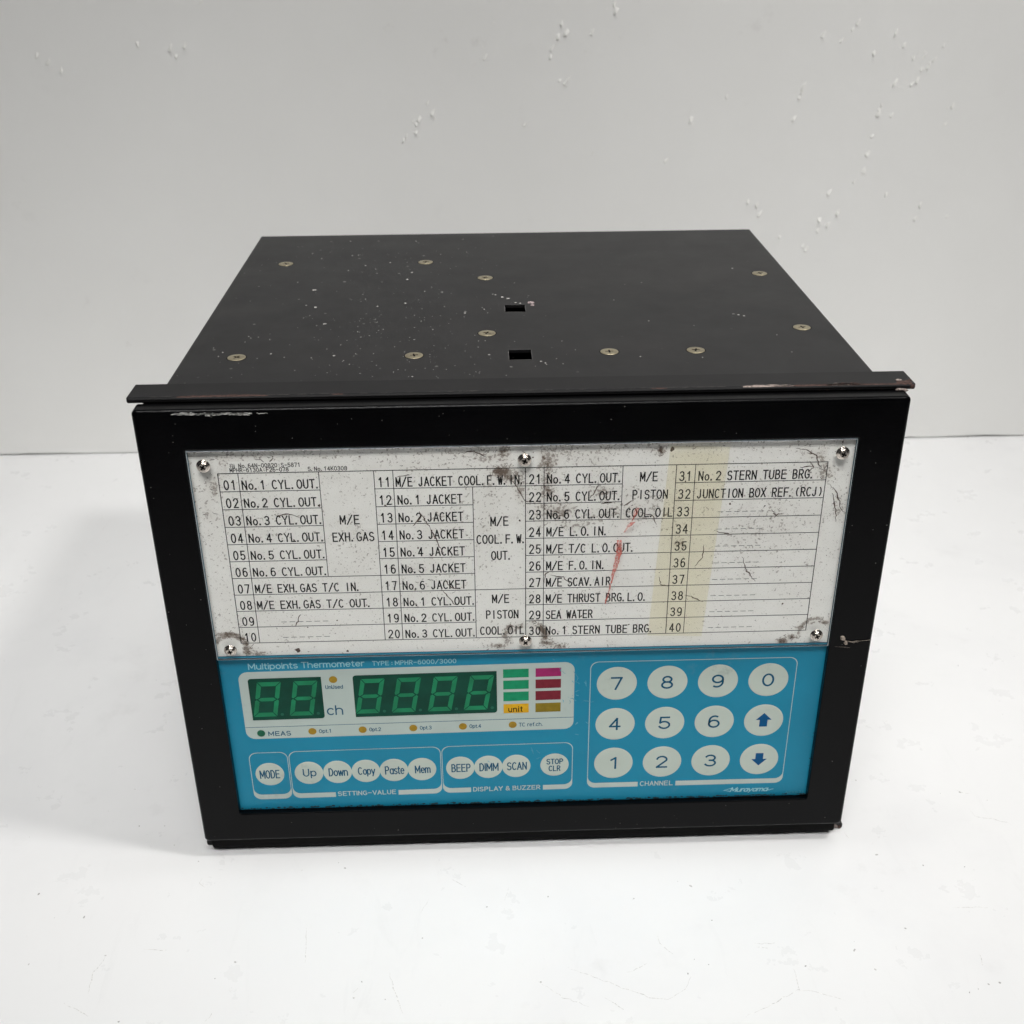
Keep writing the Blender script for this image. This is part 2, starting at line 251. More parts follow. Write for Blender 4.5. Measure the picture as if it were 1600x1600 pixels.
def loft(rings, cap0=False, cap1=False):
    vs = [v for r in rings for v in r]; n = len(rings[0]); fs = []
    for j in range(len(rings) - 1):
        for i in range(n):
            a, b = j * n + i, j * n + (i + 1) % n
            fs.append((a, b, b + n, a + n))
    if cap0: fs.append(tuple(range(n))[::-1])
    if cap1: fs.append(tuple(range((len(rings) - 1) * n, len(rings) * n)))
    return vs, fs
def plate(name, pts, y, t, mat, parent, **kw):   # outline in x,z standing proud of the plane y+t
    n = len(pts); vs = [(x, y, z) for x, z in pts] + [(x, y + t, z) for x, z in pts]
    fs = [tuple(range(n))[::-1]] + [(i, (i + 1) % n, n + (i + 1) % n, n + i) for i in range(n)]
    return link(name, vs, fs, mat, parent, **kw)
def frame(name, outer, inner, y, t, mat, parent, cuts=()):
    pass
def skew(x, z):               # the printed overlay sits a hair crooked on its left part
    return z + (.0095 * (x - 20) if x < 20 else 0)
def rpts(x0, x1, z0, z1, r, k=5):
    rr = r if isinstance(r, tuple) else (r,) * 4       # tr, tl, bl, br
    out = []
    for cx, cz, a0, q in ((x1, z1, 0, rr[0]), (x0, z1, 90, rr[1]), (x0, z0, 180, rr[2]), (x1, z0, 270, rr[3])):
        sx = -1 if cx == x1 else 1; sz = -1 if cz == z1 else 1
        if q <= 0: out.append((cx, cz)); continue
        for i in range(k + 1):
            a = math.radians(a0 + 90 * i / k); out.append((cx + sx * q + q * math.cos(a), cz + sz * q + q * math.sin(a)))
    return [(x, skew(x, z)) for x, z in out]
def cpts(cx, cz, r, k=40, rz=None):
    return [(cx + r * math.cos(2 * math.pi * i / k), cz + (rz or r) * math.sin(2 * math.pi * i / k)) for i in range(k)]

# stroke lettering of the channel list (narrow engraved-style capitals)
def el(cx, cz, rx, rz, a0, a1, k=10):
    return [(cx + rx * math.cos(math.radians(a0 + (a1 - a0) * i / k)), cz + rz * math.sin(math.radians(a0 + (a1 - a0) * i / k))) for i in range(k + 1)]
O_ = [el(.5, .5, .5, .5, 90, 450, 20)]
G = {
 '0': [el(.5, .5, .46, .5, 90, 450, 20)], '1': [[(.2, .78), (.55, 1)], [(.55, 1), (.55, 0)]],
 '2': [el(.5, .72, .45, .28, 170, -20) + [(.05, 0)], [(.05, 0), (.97, 0)]],
 '3': [el(.47, .75, .42, .25, 155, -75) + [(.4, .53)], [(.4, .53)] + el(.47, .27, .47, .27, 80, -155)],
 '4': [[(.98, .28), (.03, .28)], [(.03, .28), (.7, 1)], [(.7, 1), (.7, 0)]],
 '5': [[(.9, 1), (.16, 1), (.1, .52)] + el(.48, .31, .47, .31, 140, -155)],
 '6': [el(.55, .6, .47, .4, 60, 180)[:-1] + el(.5, .31, .45, .31, 180, 540, 16)],
 '7': [[(.05, 1), (.95, 1)], [(.93, 1), (.42, 0)]],
 '8': [el(.5, .76, .38, .24, -90, 270, 16), el(.5, .27, .46, .27, 90, 450, 16)],
 '9': [el(.5, .69, .45, .31, 0, 360, 16) + el(.45, .4, .5, .4, 0, -120)],
 'A': [[(0, 0), (.5, 1)], [(.5, 1), (1, 0)], [(.17, .33), (.83, .33)]],
 'B': [[(.08, 0), (.08, 1), (.5, 1)] + el(.5, .77, .38, .23, 90, -90) + [(.08, .54)], [(.5, .54)] + el(.5, .27, .46, .27, 90, -90) + [(.08, 0)]],
 'C': [el(.52, .5, .5, .5, 50, 310, 16)], 'D': [[(.08, 0), (.08, 1), (.4, 1)] + el(.4, .5, .58, .5, 90, -90) + [(.08, 0)]],
 'E': [[(.95, 1), (.08, 1), (.08, 0), (.97, 0)], [(.08, .53), (.85, .53)]], 'F': [[(.95, 1), (.1, 1), (.1, 0)], [(.1, .52), (.85, .52)]],
 'G': [el(.52, .5, .5, .5, 50, 300, 16) + [(.95, .12), (.95, .45), (.6, .45)]],
 'H': [[(.05, 0), (.05, 1)], [(.95, 0), (.95, 1)], [(.05, .52), (.95, .52)]], 'I': [[(.5, 0), (.5, 1)]],
 'J': [[(.7, 1), (.7, .25)] + el(.38, .25, .32, .25, 0, -170)],
 'K': [[(.08, 0), (.08, 1)], [(.95, 1), (.08, .4)], [(.38, .6), (.98, 0)]], 'L': [[(.1, 1), (.1, 0), (.95, 0)]],
 'M': [[(.03, 0), (.03, 1)], [(.03, 1), (.5, .25)], [(.5, .25), (.97, 1)], [(.97, 1), (.97, 0)]], 'N': [[(.06, 0), (.06, 1)], [(.06, 1), (.94, 0)], [(.94, 0), (.94, 1)]],
 'O': O_, 'P': [[(.08, 0), (.08, 1), (.55, 1)] + el(.55, .74, .4, .26, 90, -90) + [(.08, .48)]],
 'R': [[(.08, 0), (.08, 1), (.55, 1)] + el(.55, .75, .38, .25, 90, -90) + [(.08, .5)], [(.5, .5), (.97, 0)]],
 'S': [el(.5, .75, .42, .25, 30, 250) + el(.5, .25, .45, .27, 70, -155)],
 'T': [[(0, 1), (1, 1)], [(.5, 1), (.5, 0)]], 'U': [[(.05, 1), (.05, .35)] + el(.5, .35, .45, .35, 180, 360) + [(.95, 1)]],
 'V': [[(0, 1), (.5, 0)], [(.5, 0), (1, 1)]], 'W': [[(0, 1), (.25, 0)], [(.25, 0), (.5, .8)], [(.5, .8), (.75, 0)], [(.75, 0), (1, 1)]], 'X': [[(.02, 0), (.98, 1)], [(.02, 1), (.98, 0)]],
 'Y': [[(0, 1), (.5, .48), (1, 1)], [(.5, .48), (.5, 0)]], 'o': [el(.5, .32, .42, .32, 90, 450, 16)],
 '/': [[(.0, -.05), (1, 1.05)]], '-': [[(.1, .48), (.9, .48)]], '_': [[(0, 0), (1, 0)]],
 '(': [el(1.1, .5, .7, .62, 130, 230)], ')': [el(-.1, .5, .7, .62, 50, -50)],
 '.': [[(.1, 0), (.1, .07)]], ':': [[(.5, .2), (.5, .3)], [(.5, .65), (.5, .75)]],
}
class Ink:                    # ribbons with mitred joints
    def __init__(s): s.v = []; s.f = []
    def line(s, pts, w, y, closed=False):
        n = len(pts)
        if closed: pts = pts[:-1] if (abs(pts[0][0]-pts[-1][0]) + abs(pts[0][1]-pts[-1][1])) < 1e-6 else pts; n = len(pts)
        L = []; h = w / 2
        for i in range(n):
            a = pts[i - 1] if (i or closed) else None; b = pts[i]; c = pts[(i + 1) % n] if (i < n - 1 or closed) else None
            def d(p, q):
                l = math.hypot(q[0]-p[0], q[1]-p[1]) or 1e-9; return ((q[0]-p[0]) / l, (q[1]-p[1]) / l)
            d1 = d(a, b) if a else d(b, c); d2 = d(b, c) if c else d1
            nx, nz = -(d1[1] + d2[1]), d1[0] + d2[0]; l = math.hypot(nx, nz)
            if l < .25: nx, nz, l = -d1[1], d1[0], 1
            nx /= l; nz /= l; k = min(1.9, 1 / max(.3, abs(nx * -d1[1] + nz * d1[0])))
            bx, bz = b
            if not closed and i == 0: bx -= d1[0] * h * .8; bz -= d1[1] * h * .8
            if not closed and i == n - 1: bx += d1[0] * h * .8; bz += d1[1] * h * .8
            L.append(((bx + nx * h * k, bz + nz * h * k), (bx - nx * h * k, bz - nz * h * k)))
        o = len(s.v)
        for p, q in L: s.v += [(p[0], y, p[1]), (q[0], y, q[1])]
        for i in range(n if closed else n - 1):
            j = (i + 1) % n; s.f.append((o + 2*i, o + 2*j, o + 2*j + 1, o + 2*i + 1))
    def text(s, t, x0, x1, z, h, w, y, gw=.72, sp=.9):
        adv = [.42 if c == '.' else .85 if c == ' ' else 1 for c in t]
        for i, c in enumerate(t):
            if c == ' ' and i and t[i - 1] == '.': adv[i] = .45
        if t and t[-1] == '.': adv[-1] = .25
        else: adv[-1] = gw
        p = (x1 - x0) / sum(adv); x = x0
        for k, (c, a) in enumerate(zip(t, adv)):
            for j, st in enumerate(G.get(c, [])):
                pts = [(x + q[0] * p * gw, z + q[1] * h) for q in st]
                cl = len(pts) > 4 and math.hypot(pts[0][0]-pts[-1][0], pts[0][1]-pts[-1][1]) < 1e-4
                s.line(pts, w * (1.25 if c == '.' else 1), y - .002 * (j % 4), cl)
            x += a * p
    def make(s, name, mat, parent, kind=None): return link(name, s.v, s.f, mat, parent, kind=kind)

# monoline sans for the key panel: (advance, strokes), cap height 1
G2 = {c: (.68, [[(x * .64, z) for x, z in s] for s in G[c]]) for c in 'ABCDEFGHJKLNOPRSTUVXYZ0123456789-()/' if c in G}
G2['M'] = (.84, [[(x * .8, z) for x, z in s] for s in G['M']]); G2['W'] = (.95, [[(x * .9, z) for x, z in s] for s in G['W']])
G2['I'] = (.1, [[(.03, 0), (.03, 1)]]); G2[' '] = (.2, []); G2['.'] = (.08, [[(.03, 0), (.03, .06)]]); G2[':'] = (.14, [[(.06, .1), (.06, .18)], [(.06, .58), (.06, .66)]])
G2['Z'] = (.66, [[(.02, 1), (.6, 1)], [(.6, 1), (.02, 0)], [(.02, 0), (.62, 0)]])
G2['Q'] = G2['O']; G2['T'] = (.62, [[(0, 1), (.6, 1)], [(.3, 1), (.3, 0)]])
def _b(cx=.28): return el(cx, .35, .27, .35, 0, 360, 18)
G2.update({
 'a': (.56, [_b(), [(.55, .7), (.55, 0)]]), 'c': (.52, [el(.28, .35, .27, .35, 48, 312, 14)]), 'd': (.56, [_b(), [(.55, 1), (.55, 0)]]),
 'e': (.56, [[(.03, .37), (.54, .37)] , el(.28, .35, .26, .35, 3, 312, 16)]), 'f': (.32, [el(.33, .84, .18, .16, 75, 180) + [(.15, 0)], [(0, .68), (.32, .68)]]),
 'h': (.54, [[(0, 1), (0, 0)], el(.26, .42, .26, .28, 180, 0) + [(.52, 0)]]), 'i': (.06, [[(.03, .7), (.03, 0)], [(.03, .92), (.03, .98)]]), 'l': (.06, [[(.03, 1), (.03, 0)]]),
 'm': (.84, [[(0, .7), (0, 0)], el(.2, .45, .2, .25, 180, 0) + [(.4, 0)], el(.6, .45, .2, .25, 180, 0) + [(.8, 0)]]), 'n': (.54, [[(0, .7), (0, 0)], el(.26, .43, .26, .27, 180, 0) + [(.52, 0)]]),
 'o': (.56, [_b()]), 'p': (.56, [[(0, .7), (0, -.27)], _b(.27)]), 'r': (.3, [[(0, .7), (0, 0)], el(.24, .42, .24, .28, 180, 70)]),
 's': (.48, [el(.25, .53, .21, .17, 40, 255) + el(.25, .17, .22, .18, 80, -150)]), 't': (.32, [[(.13, .93), (.13, .15)] + el(.27, .15, .14, .15, 180, 290), [(0, .7), (.32, .7)]]),
 'u': (.54, [[(0, .7), (0, .27)] + el(.26, .27, .26, .27, 180, 360) + [(.52, .7)], [(.52, .3), (.52, 0)]]), 'w': (.76, [[(0, .7), (.18, 0)], [(.18, 0), (.37, .66)], [(.37, .66), (.56, 0)], [(.56, 0), (.74, .7)]]),
 'y': (.54, [[(0, .7), (.27, 0)], [(.54, .7), (.16, -.28)]]),
 '&': (.68, [[(.66, 0), (.16, .66)] + el(.32, .8, .17, .2, 220, -20) + [(.44, .66), (.14, .42)] + el(.28, .23, .24, .23, 130, 330) + [(.62, .42)]]),
})
def sword(txt, x0, x1, z0, z1, w, y, mat, parent, name='lettering', sk=True, gap=.17):
    st = []; x = 0
    for c in txt:
        a, ss = G2[c]
        for s in ss: st.append([(x + p, q) for p, q in s])
        x += a + gap
    xs_ = [p for s in st for p, _ in s]; zs_ = [q for s in st for _, q in s]
    mx0, mx1, mz0, mz1 = min(xs_), max(xs_), min(zs_), max(zs_)
    X0_, X1_, Z0_, Z1_ = x0 + w/2, x1 - w/2, z0 + w/2, z1 - w/2
    I_ = Ink()
    for j, s in enumerate(st):
        pts = [(X0_ + (p - mx0) / max(1e-6, mx1 - mx0) * (X1_ - X0_), Z0_ + (q - mz0) / (mz1 - mz0) * (Z1_ - Z0_)) for p, q in s]
        if sk: pts = [(p, skew(p, q)) for p, q in pts]
        cl = len(pts) > 4 and math.hypot(pts[0][0]-pts[-1][0], pts[0][1]-pts[-1][1]) < 1e-4
        I_.line(pts, w, y - .0015 * (j % 5), cl)
    return I_.make(name, mat, parent)

# slanted maker's lettering and the one Japanese sign come from Blender's own font
def word(txt, x0, x1, z0, z1, y, mat, parent, name='lettering', shear=0, bold=0, sk=True, lines=None):
    cu = bpy.data.curves.new('t', 'FONT'); cu.body = txt; cu.size = 1; cu.resolution_u = 4; cu.shear = shear; cu.offset = bold
    cu.align_x = 'CENTER' if '\n' in txt else 'LEFT'; cu.space_line = .82
    o = bpy.data.objects.new('t', cu); COL.objects.link(o)
    dg = bpy.context.evaluated_depsgraph_get(); me = bpy.data.meshes.new_from_object(o.evaluated_get(dg))
    bpy.data.objects.remove(o); bpy.data.curves.remove(cu)
    co = np.empty(len(me.vertices) * 3); me.vertices.foreach_get('co', co); co = co.reshape(-1, 3)
    mn, mx = co.min(0), co.max(0); fs = [tuple(p.vertices) for p in me.polygons]
    X = x0 + (co[:, 0] - mn[0]) / (mx[0] - mn[0]) * (x1 - x0); Z = z0 + (co[:, 1] - mn[1]) / (mx[1] - mn[1]) * (z1 - z0)
    vs = [(a, y, skew(a, b) if sk else b) for a, b in zip(X, Z)]
    bpy.data.meshes.remove(me)
    return link(name, vs, fs, mat, parent)
# ================================================================== the setting
random.seed(7); rng = np.random.default_rng(5)
TB = -ZS                                                            # tabletop level
def relief(x, y): return .25 * math.sin(x * .011 + .8) * math.sin(y * .013) if abs(x) > 175 or y < -25 else 0
nx, ny = 90, 60; xs = np.linspace(-900, 900, nx); ys = np.linspace(TABLE_FRONT, 540, ny)
vs = [(x, y, TB) for y in ys for x in xs] 
fs = [(j*nx+i, j*nx+i+1, (j+1)*nx+i+1, (j+1)*nx+i) for j in range(ny-1) for i in range(nx-1)]
o = len(vs); vs += [(-900, TABLE_FRONT, TB), (900, TABLE_FRONT, TB), (900, TABLE_FRONT, TB-25), (-900, TABLE_FRONT, TB-25), (-900, 540, TB-25), (900, 540, TB-25)]
fs += [(o+3, o+2, o+1, o), (o+4, o+5, o+2, o+3)]
table = link('tabletop', vs, fs, M_TABLE); table['kind'] = 'structure'
# wall: an upright board with a ragged lower edge, a thin gap above the table
N = 260; xw = np.linspace(-900, 900, N); gap = []
g = 1.2
for i in range(N):
    g += random.uniform(-.3, .3) + (.7 - g) * .25; gap.append(max(.25, min(1.5, g)))
gap = [q + (1.3 if 122 < i < 126 else 0) for i, q in enumerate(gap)]
vs = []; fs = []
for x, q in zip(xw, gap): vs += [(x, 463.5, 900), (x, 463.5, TB + q + .9), (x, 464.7, TB + q), (x, 480, TB + q)]
for i in range(N - 1):
    for k in range(3): fs.append((4*i+k, 4*i+k+1, 4*i+4+k+1, 4*i+4+k))
wall = link('wall', vs, fs, M_WALL); wall['kind'] = 'structure'
wall['label'] = 'light grey painted board standing behind the instrument'
back = link('wall_core', [(-900, 473, TB+.3), (900, 473, TB+.3), (900, 473, 900), (-900, 473, 900)], [(0, 1, 2, 3)], M_WALL, wall)
# chipped flakes on the wall: little wedges whose lower edge stands proud and catches the light
vs = []; fs = []
def flake(x, z, r):
    o = len(vs); k = 6; a0 = random.uniform(0, 6)
    rs = [r * random.uniform(.35, 1.3) for _ in range(k)]
    for i in range(k):
        a = a0 + 2 * math.pi * i / k; q = (rs[i] * .6 * math.cos(a), rs[i] * math.sin(a) * 1.15); vs.append((x + q[0] + q[1] * .45, 463.48, z + q[1] * .9))
    vs.append((x + random.uniform(-.2, .2) * r, 463.48 - r * .42, z - r * .85))
    for i in range(k): fs.append((o + i, o + (i + 1) % k, o + k))
for x, z in WALLM:
    flake(x, z, random.uniform(1.6, 3.3))
    for _ in range(random.choice((0, 1, 2))): flake(x + random.gauss(0, 3), z + random.gauss(0, 3), random.uniform(.4, 1.0))
for _ in range(60): flake(random.uniform(-420, 420), random.uniform(30, 340), random.uniform(.25, .6))
link('chipped_flakes', vs, fs, M_FLAKE, wall, kind='stuff')
# table: specks, scratches and scuffs
def blob(vs, fs, x, y, z, r, asp=1., ang=0., k=8, axis='z', top=.25):
    o = len(vs); ca, sa = math.cos(ang), math.sin(ang)
    for ring_, hh in ((1, 0), (.6, top)):
        for i in range(k):
            a = 2 * math.pi * i / k; q = r * ring_ * random.uniform(.7, 1.2)
            u, v = q * asp * math.cos(a), q * math.sin(a); u, v = u * ca - v * sa, u * sa + v * ca
            vs.append((x + u, y + v, z + hh) if axis == 'z' else (x + u, y - hh, z + v))
    for i in range(k): fs.append((o + i, o + (i+1) % k, o + k + (i+1) % k, o + k + i))
    fs.append(tuple(range(o + k, o + 2 * k)))
vs = []; fs = []
for i, (x, y) in enumerate(SPK): blob(vs, fs, x, y, TB + .01, random.uniform(.2, .5), random.uniform(1, 2), random.uniform(0, 3), top=.12)
for _ in range(80): blob(vs, fs, random.uniform(-330, 330), random.uniform(-110, 420), TB + .01, random.uniform(.12, .3), random.uniform(1, 2), random.uniform(0, 3), top=.06)
link('dirt_specks', vs, fs, M_MARKD, table, kind='stuff')
ink = Ink()
def wander(pts, amp, step=2.):
    out = []
    for (a, b), (c, d) in zip(pts, pts[1:]):
        k = max(1, int(math.hypot(c-a, d-b) / step))
        out += [(a + (c-a)*i/k + random.gauss(0, amp), b + (d-b)*i/k + random.gauss(0, amp)) for i in range(k)]
    return out + [pts[-1]]
vs = []; fs = []
def scratch(vs, fs, pts, w, z, amp=.25, axis='z', step=2.):
    p = wander(pts, amp, step); o = len(vs); n = len(p)
    for i, (a, b) in enumerate(p):
        c = p[min(i+1, n-1)]; e = p[max(i-1, 0)]; l = math.hypot(c[0]-e[0], c[1]-e[1]) or 1
        h = w * .5 * (.25 + .9 * math.sin(math.pi * (i + .3) / n)) * random.uniform(.6, 1.3)
        nx_, ny_ = -(c[1]-e[1]) / l * h, (c[0]-e[0]) / l * h
        if axis == 'z': vs += [(a + nx_, b + ny_, z), (a - nx_, b - ny_, z)]
        else: vs += [(a + nx_, z, b + ny_), (a - nx_, z, b - ny_)]
    for i in range(n - 1): fs.append((o+2*i, o+2*i+1, o+2*i+3, o+2*i+2))
for L in LINES: scratch(vs, fs, [tuple(p) for p in L], .26, TB + .012)
for _ in range(3):
    x, y, a, l = random.uniform(-300, 300), random.uniform(-105, -5), random.uniform(0, 6.3), random.uniform(3, 16)
    scratch(vs, fs, [(x, y), (x + l * math.cos(a), y + l * math.sin(a))], .14, TB + .012)
link('scratches', vs, fs, M_MARK, table, kind='stuff')

# ================================================================== the instrument
T = empty('thermometer_unit', (0, 0, 0), 'black panel-mount multipoint thermometer with teal keypad and dirty channel list', 'instrument')
# ---- housing: folded sheet box with two slots cut in its lid
X0, X1, Y0, Y1, ZT, ZB = -142.2, 142.8, 21.5, 260, 218.6, -9.0
c = 1.0; vs = []; fs = []
gx = [X0 + c, -4.5, 5.3, X1 - c]; gy = [Y0, 46, 58.5, 110.6, 121.4, Y1 - c]
idx = {}
for j, y in enumerate(gy):
    for i, x in enumerate(gx): idx[i, j] = len(vs); vs.append((x, y, ZT))
for j in range(5):
    for i in range(3):
        q = (idx[i, j], idx[i+1, j], idx[i+1, j+1], idx[i, j+1])
        if i == 1 and j in (1, 3):
            o = len(vs); vs += [(vs[k][0], vs[k][1], ZT - 1.4) for k in q]
            for k in range(4): fs.append((q[k], o + k, o + (k+1) % 4, q[(k+1) % 4]))
        else: fs.append(q)
# bevelled shoulders and walls
def P3(*p): vs.append(p); return len(vs) - 1
tl, tr, bl, br = (X0 + c, Y0), (X1 - c, Y0), (X0 + c, Y1 - c), (X1 - c, Y1 - c)
for z, e in ((ZT - c * .3, c * .3), (ZT - c, 0)): pass
prof = [(c, 0.), (.3, .3), (0., 1.)]
rows = []
for e, dz in prof:
    rows.append([(X0 + e, Y0, ZT - dz), (X0 + e, Y1 - e, ZT - dz), (X1 - e, Y1 - e, ZT - dz), (X1 - e, Y0, ZT - dz)])
rows.append([(X0, Y0, ZB), (X0, Y1, ZB), (X1, Y1, ZB), (X1, Y0, ZB)])
for r in rows: 
    for p in r: vs.append(p)
o = len(vs) - 16
for j in range(3):
    for k in range(3): fs.append((o + 4*j + k, o + 4*j + k + 1, o + 4*j + 4 + k + 1, o + 4*j + 4 + k))
fs.append((o + 12, o + 13, o + 14, o + 15))
fs.append((o + 0, o + 12, o + 15, o + 3))
housing = link('housing', vs, fs, M_BODY, T)
# dark circuit shelf inside, what the slots look down on
link('inner_shelf', [(-60, 30, 180), (60, 30, 180), (60, 150, 180), (-60, 150, 180), (-60, 30, 178), (60, 30, 178), (60, 150, 178), (-60, 150, 178)],
     [(0,1,2,3),(4,7,6,5),(0,4,5,1),(1,5,6,2),(2,6,7,3),(3,7,4,0)], M_GASKET, housing)
# ---- mounting flange behind the bezel, its bent edge chipped down to rust
FX0, FX1, FZ0, FZ1 = -153.6, 154.2, -10.15, 219.6
def rail(z0, z1):
    def q(e, g, y, r=.6): return ring(FX0 + e, FX1 - e, z0 + g, z1 - g, r, y)
    v_, f_ = loft([q(1.1, .7, 8.15), q(.35, .25, 8.4), q(0, 0, 9.2), q(0, 0, 22.6), q(.25, .2, 22.95), q(.7, .6, 23.1)], True, True)
    return link('mounting_rail', v_, f_, M_FLANGE, T)
flange = rail(FZ1 - 2.4, FZ1); FX0 = -152.0; rail2 = rail(FZ0, FZ0 + 2.4); FX0 = -153.6
v_, f_ = loft([ring(-148.0, 148.4, -7.6, 216.9, 1, 4.2), ring(-148.0, 148.4, -7.6, 216.9, 1, 21.4)], True, True)
link('collar', v_, f_, M_GASKET, T)
# ---- bezel
BX, BZ = 150.0, 217.6
def brng(e, y, r): return ring(-BX + e, BX + .1 - e, e, BZ - e, r, y, 5)
def orng(e, y, r=1.0): return ring(-131.9 - e, 131.8 + e, 16.3 - e, 200.7 + e, r + e, y, 5)
rings = [brng(3.0, 7.9, 1), brng(.5, 7.7, 1.4), brng(0, 7.0, 1.6)]
for k in range(6):
    a = math.radians(90 * k / 5); rings.append(brng(1.5 * (1 - math.cos(a)), 1.5 * (1 - math.sin(a)), 1.8))
v1, f1_ = loft(rings)
rings2 = [orng(.45, 0), orng(.13, .13), orng(0, .45), orng(0, 3.3)]
v2, f2_ = loft(rings2)
o = len(v1); vs = v1 + v2; fs = f1_ + [tuple(q + o for q in f) for f in f2_]
n_ = len(rings[0]); a0 = (len(rings) - 1) * n_
for i in range(n_): j = (i + 1) % n_; fs.append((a0 + i, a0 + j, o + j, o + i))
bezel = link('bezel', vs, fs, M_BEZEL, T)
# chips
def chip(vs, fs, pts_top, pts_bot, f):
    o = len(vs); n = len(pts_top)
    vs += [f(*p) for p in pts_top] + [f(*p) for p in pts_bot]
    for i in range(n - 1): fs.append((o + i, o + n + i, o + n + i + 1, o + i + 1))
def edge_chip(mat, name, x0, x1, w_top, w_front, seed, step=1.1):
    """worn patch wrapping the flange's top front edge"""
    random.seed(seed); vs = []; fs = []; n = max(4, int((x1 - x0) / step)); prev = None
    for i in range(n + 1):
        t = i / n; x = x0 + (x1 - x0) * t; e = math.sin(math.pi * min(1, max(0, t))) ** .5
        a = 9.1 + w_top * e * random.uniform(.45, 1.15); b = FZ1 - .9 - w_front * e * random.uniform(.3, 1)
        row = [(x, a, FZ1 + .02), (x, 9.1, FZ1 + .02), (x, 8.5, FZ1 - .22), (x, 8.16, FZ1 - .88), (x, 8.15, b)]
        o = len(vs); vs += row
        if prev is not None:
            for k in range(4): fs.append((prev + k, prev + k + 1, o + k + 1, o + k))
        prev = o
    return link(name, vs, fs, mat, flange, kind='stuff')
edge_chip(M_RUST, 'rust_patch', -134, -99, 1.1, .9, 1)
edge_chip(M_RUST, 'rust_patch', -74, -70, .5, .6, 2)
edge_chip(M_RUST, 'rust_patch', 50, 56, .5, .8, 3)
edge_chip(M_RUST, 'rust_patch', 98, 152.8, .9, 1.2, 4)
edge_chip(M_RUST2, 'bare_patch', 86, 106, 1.4, .1, 5)
edge_chip(M_RUST, 'rust_patch', 119, 134, 2.2, .9, 6)
edge_chip(M_RUST2, 'bare_patch', 121, 129, 2.6, .0, 7)
random.seed(8); vs = []; fs = []
for x, y, r in ((148.5, 10.6, 1.6), (151, 10.2, 1.6), (152.4, 12.0, 1.1)): blob(vs, fs, x, y, FZ1 + .03, r, 1.3, .2, 10, top=.25)
for z, r in ((218.6, 1.1), (-9.2, 1.0)): blob(vs, fs, 152.6, 8.1, z, r, 1.1, .3, 9, 'y', top=.3)
link('rust_patch', vs, fs, M_RUST, flange, kind='stuff')
vs = []; fs = []
blob(vs, fs, 148.3, 12.6, FZ1 + .2, .9, 1.7, .1, 9, top=.15); blob(vs, fs, 148.3, 8.05, 217.0, 1.2, 2.2, 0, 9, 'y', top=.3)
blob(vs, fs, 149.6, 8.0, -8.0, 1.3, 2.1, -.5, 9, 'y', top=.2); blob(vs, fs, 146.2, 8.0, -8.9, .7, 3, -.1, 9, 'y', top=.2)
link('bare_patch', vs, fs, M_RUST2, flange, kind='stuff')
vs = []; fs = []
for x in np.arange(-150, 150, 1.6):
    if random.random() < .5: scratch(vs, fs, [(x, 9.2), (x + random.uniform(1, 4), 9.2 + random.uniform(-.2, .3))], random.uniform(.12, .35), FZ1 + .02, .08, step=.7)
link('edge_wear', vs, fs, flat('worn_grey_edge', '55504c', .6, var=.3, scale=1200), flange, kind='stuff')
# long scuffed scratch on the bezel's top edge, fibre snag on its right side
random.seed(11); vs = []; fs = []
for k in range(34):
    x = -135 + 35 * random.random(); z = 216.0 + random.gauss(0, .22) - (x + 135) * .012
    scratch(vs, fs, [(x, z), (x + random.uniform(1.5, 5), z + random.uniform(-.25, .35))], random.uniform(.18, .5), -.03, .12, 'y', .6)
link('scuff_mark', vs, fs, M_CHIP, bezel, kind='stuff')
vs = []; fs = []
blob(vs, fs, 137.2, -.02, 106.2, 1.5, .7, .4, 9, 'y', top=.8); blob(vs, fs, 138.8, -.02, 103.8, 1.1, .8, 0, 8, 'y', top=.7)
scratch(vs, fs, [(137, 105.6), (142, 104.6), (149.8, 105.3)], .35, -.4, .1, 'y', 1); scratch(vs, fs, [(138, 104.6), (144, 104.0)], .25, -.5, .15, 'y', 1)
scratch(vs, fs, [(134, 102), (141, 101.4)], .12, -.1, .1, 'y', 1)
link('snagged_fibre', vs, fs, flat('dry_fibre', '8a7f74', .8, var=.3, scale=1500), bezel, kind='stuff')
random.seed(21); vs = []; fs = []
for _ in range(70):
    s = random.choice((0, 1, 2)); 
    x, z = [(random.uniform(-148, 148), random.uniform(1, 15)), (random.uniform(-148, 148), random.uniform(202, 216)), (random.choice((-1, 1)) * random.uniform(133, 149), random.uniform(5, 212))][s]
    blob(vs, fs, x, -.01, z, random.uniform(.08, .22), 1.2, 0, 6, 'y', top=.03)
link('dust_specks', vs, fs, flat('grey_dust', '6a6864', .8), bezel, kind='stuff')
# lid: chips and specks
random.seed(3); vs = []; fs = []; vp = []; fp = []
for i, (x, y, a, b) in enumerate(TOP):
    pk = 97 <= 0
    blob(vs, fs, x, y, ZT + .01, max(.28, b * .24), max(.6, a / max(b, .1) * 1.25), random.uniform(-.2, .2), 9, top=.12)
for _ in range(260):
    x = random.gauss(-55, 40); y = random.uniform(24, 240) if random.random() < .6 else random.uniform(24, 110)
    if -141 < x < 140: blob(vs, fs, x, y, ZT + .01, random.uniform(.1, .28), random.uniform(1, 1.5), random.uniform(0, 3), 6, top=.05)
link('paint_chips', vs, fs, flat('chipped_paint_spots', 'a3a19d', .6, var=.3, scale=1500), housing, kind='stuff')
blob(vp, fp, 8.2, 124.5, ZT + .02, 1.9, 1.1, .3, 10, top=.2); blob(vp, fp, 8.8, 120.5, ZT + .02, 1.2, .9, .3, 10, top=.2)
link('pale_patch', vp, fp, M_PINK, housing, kind='stuff')
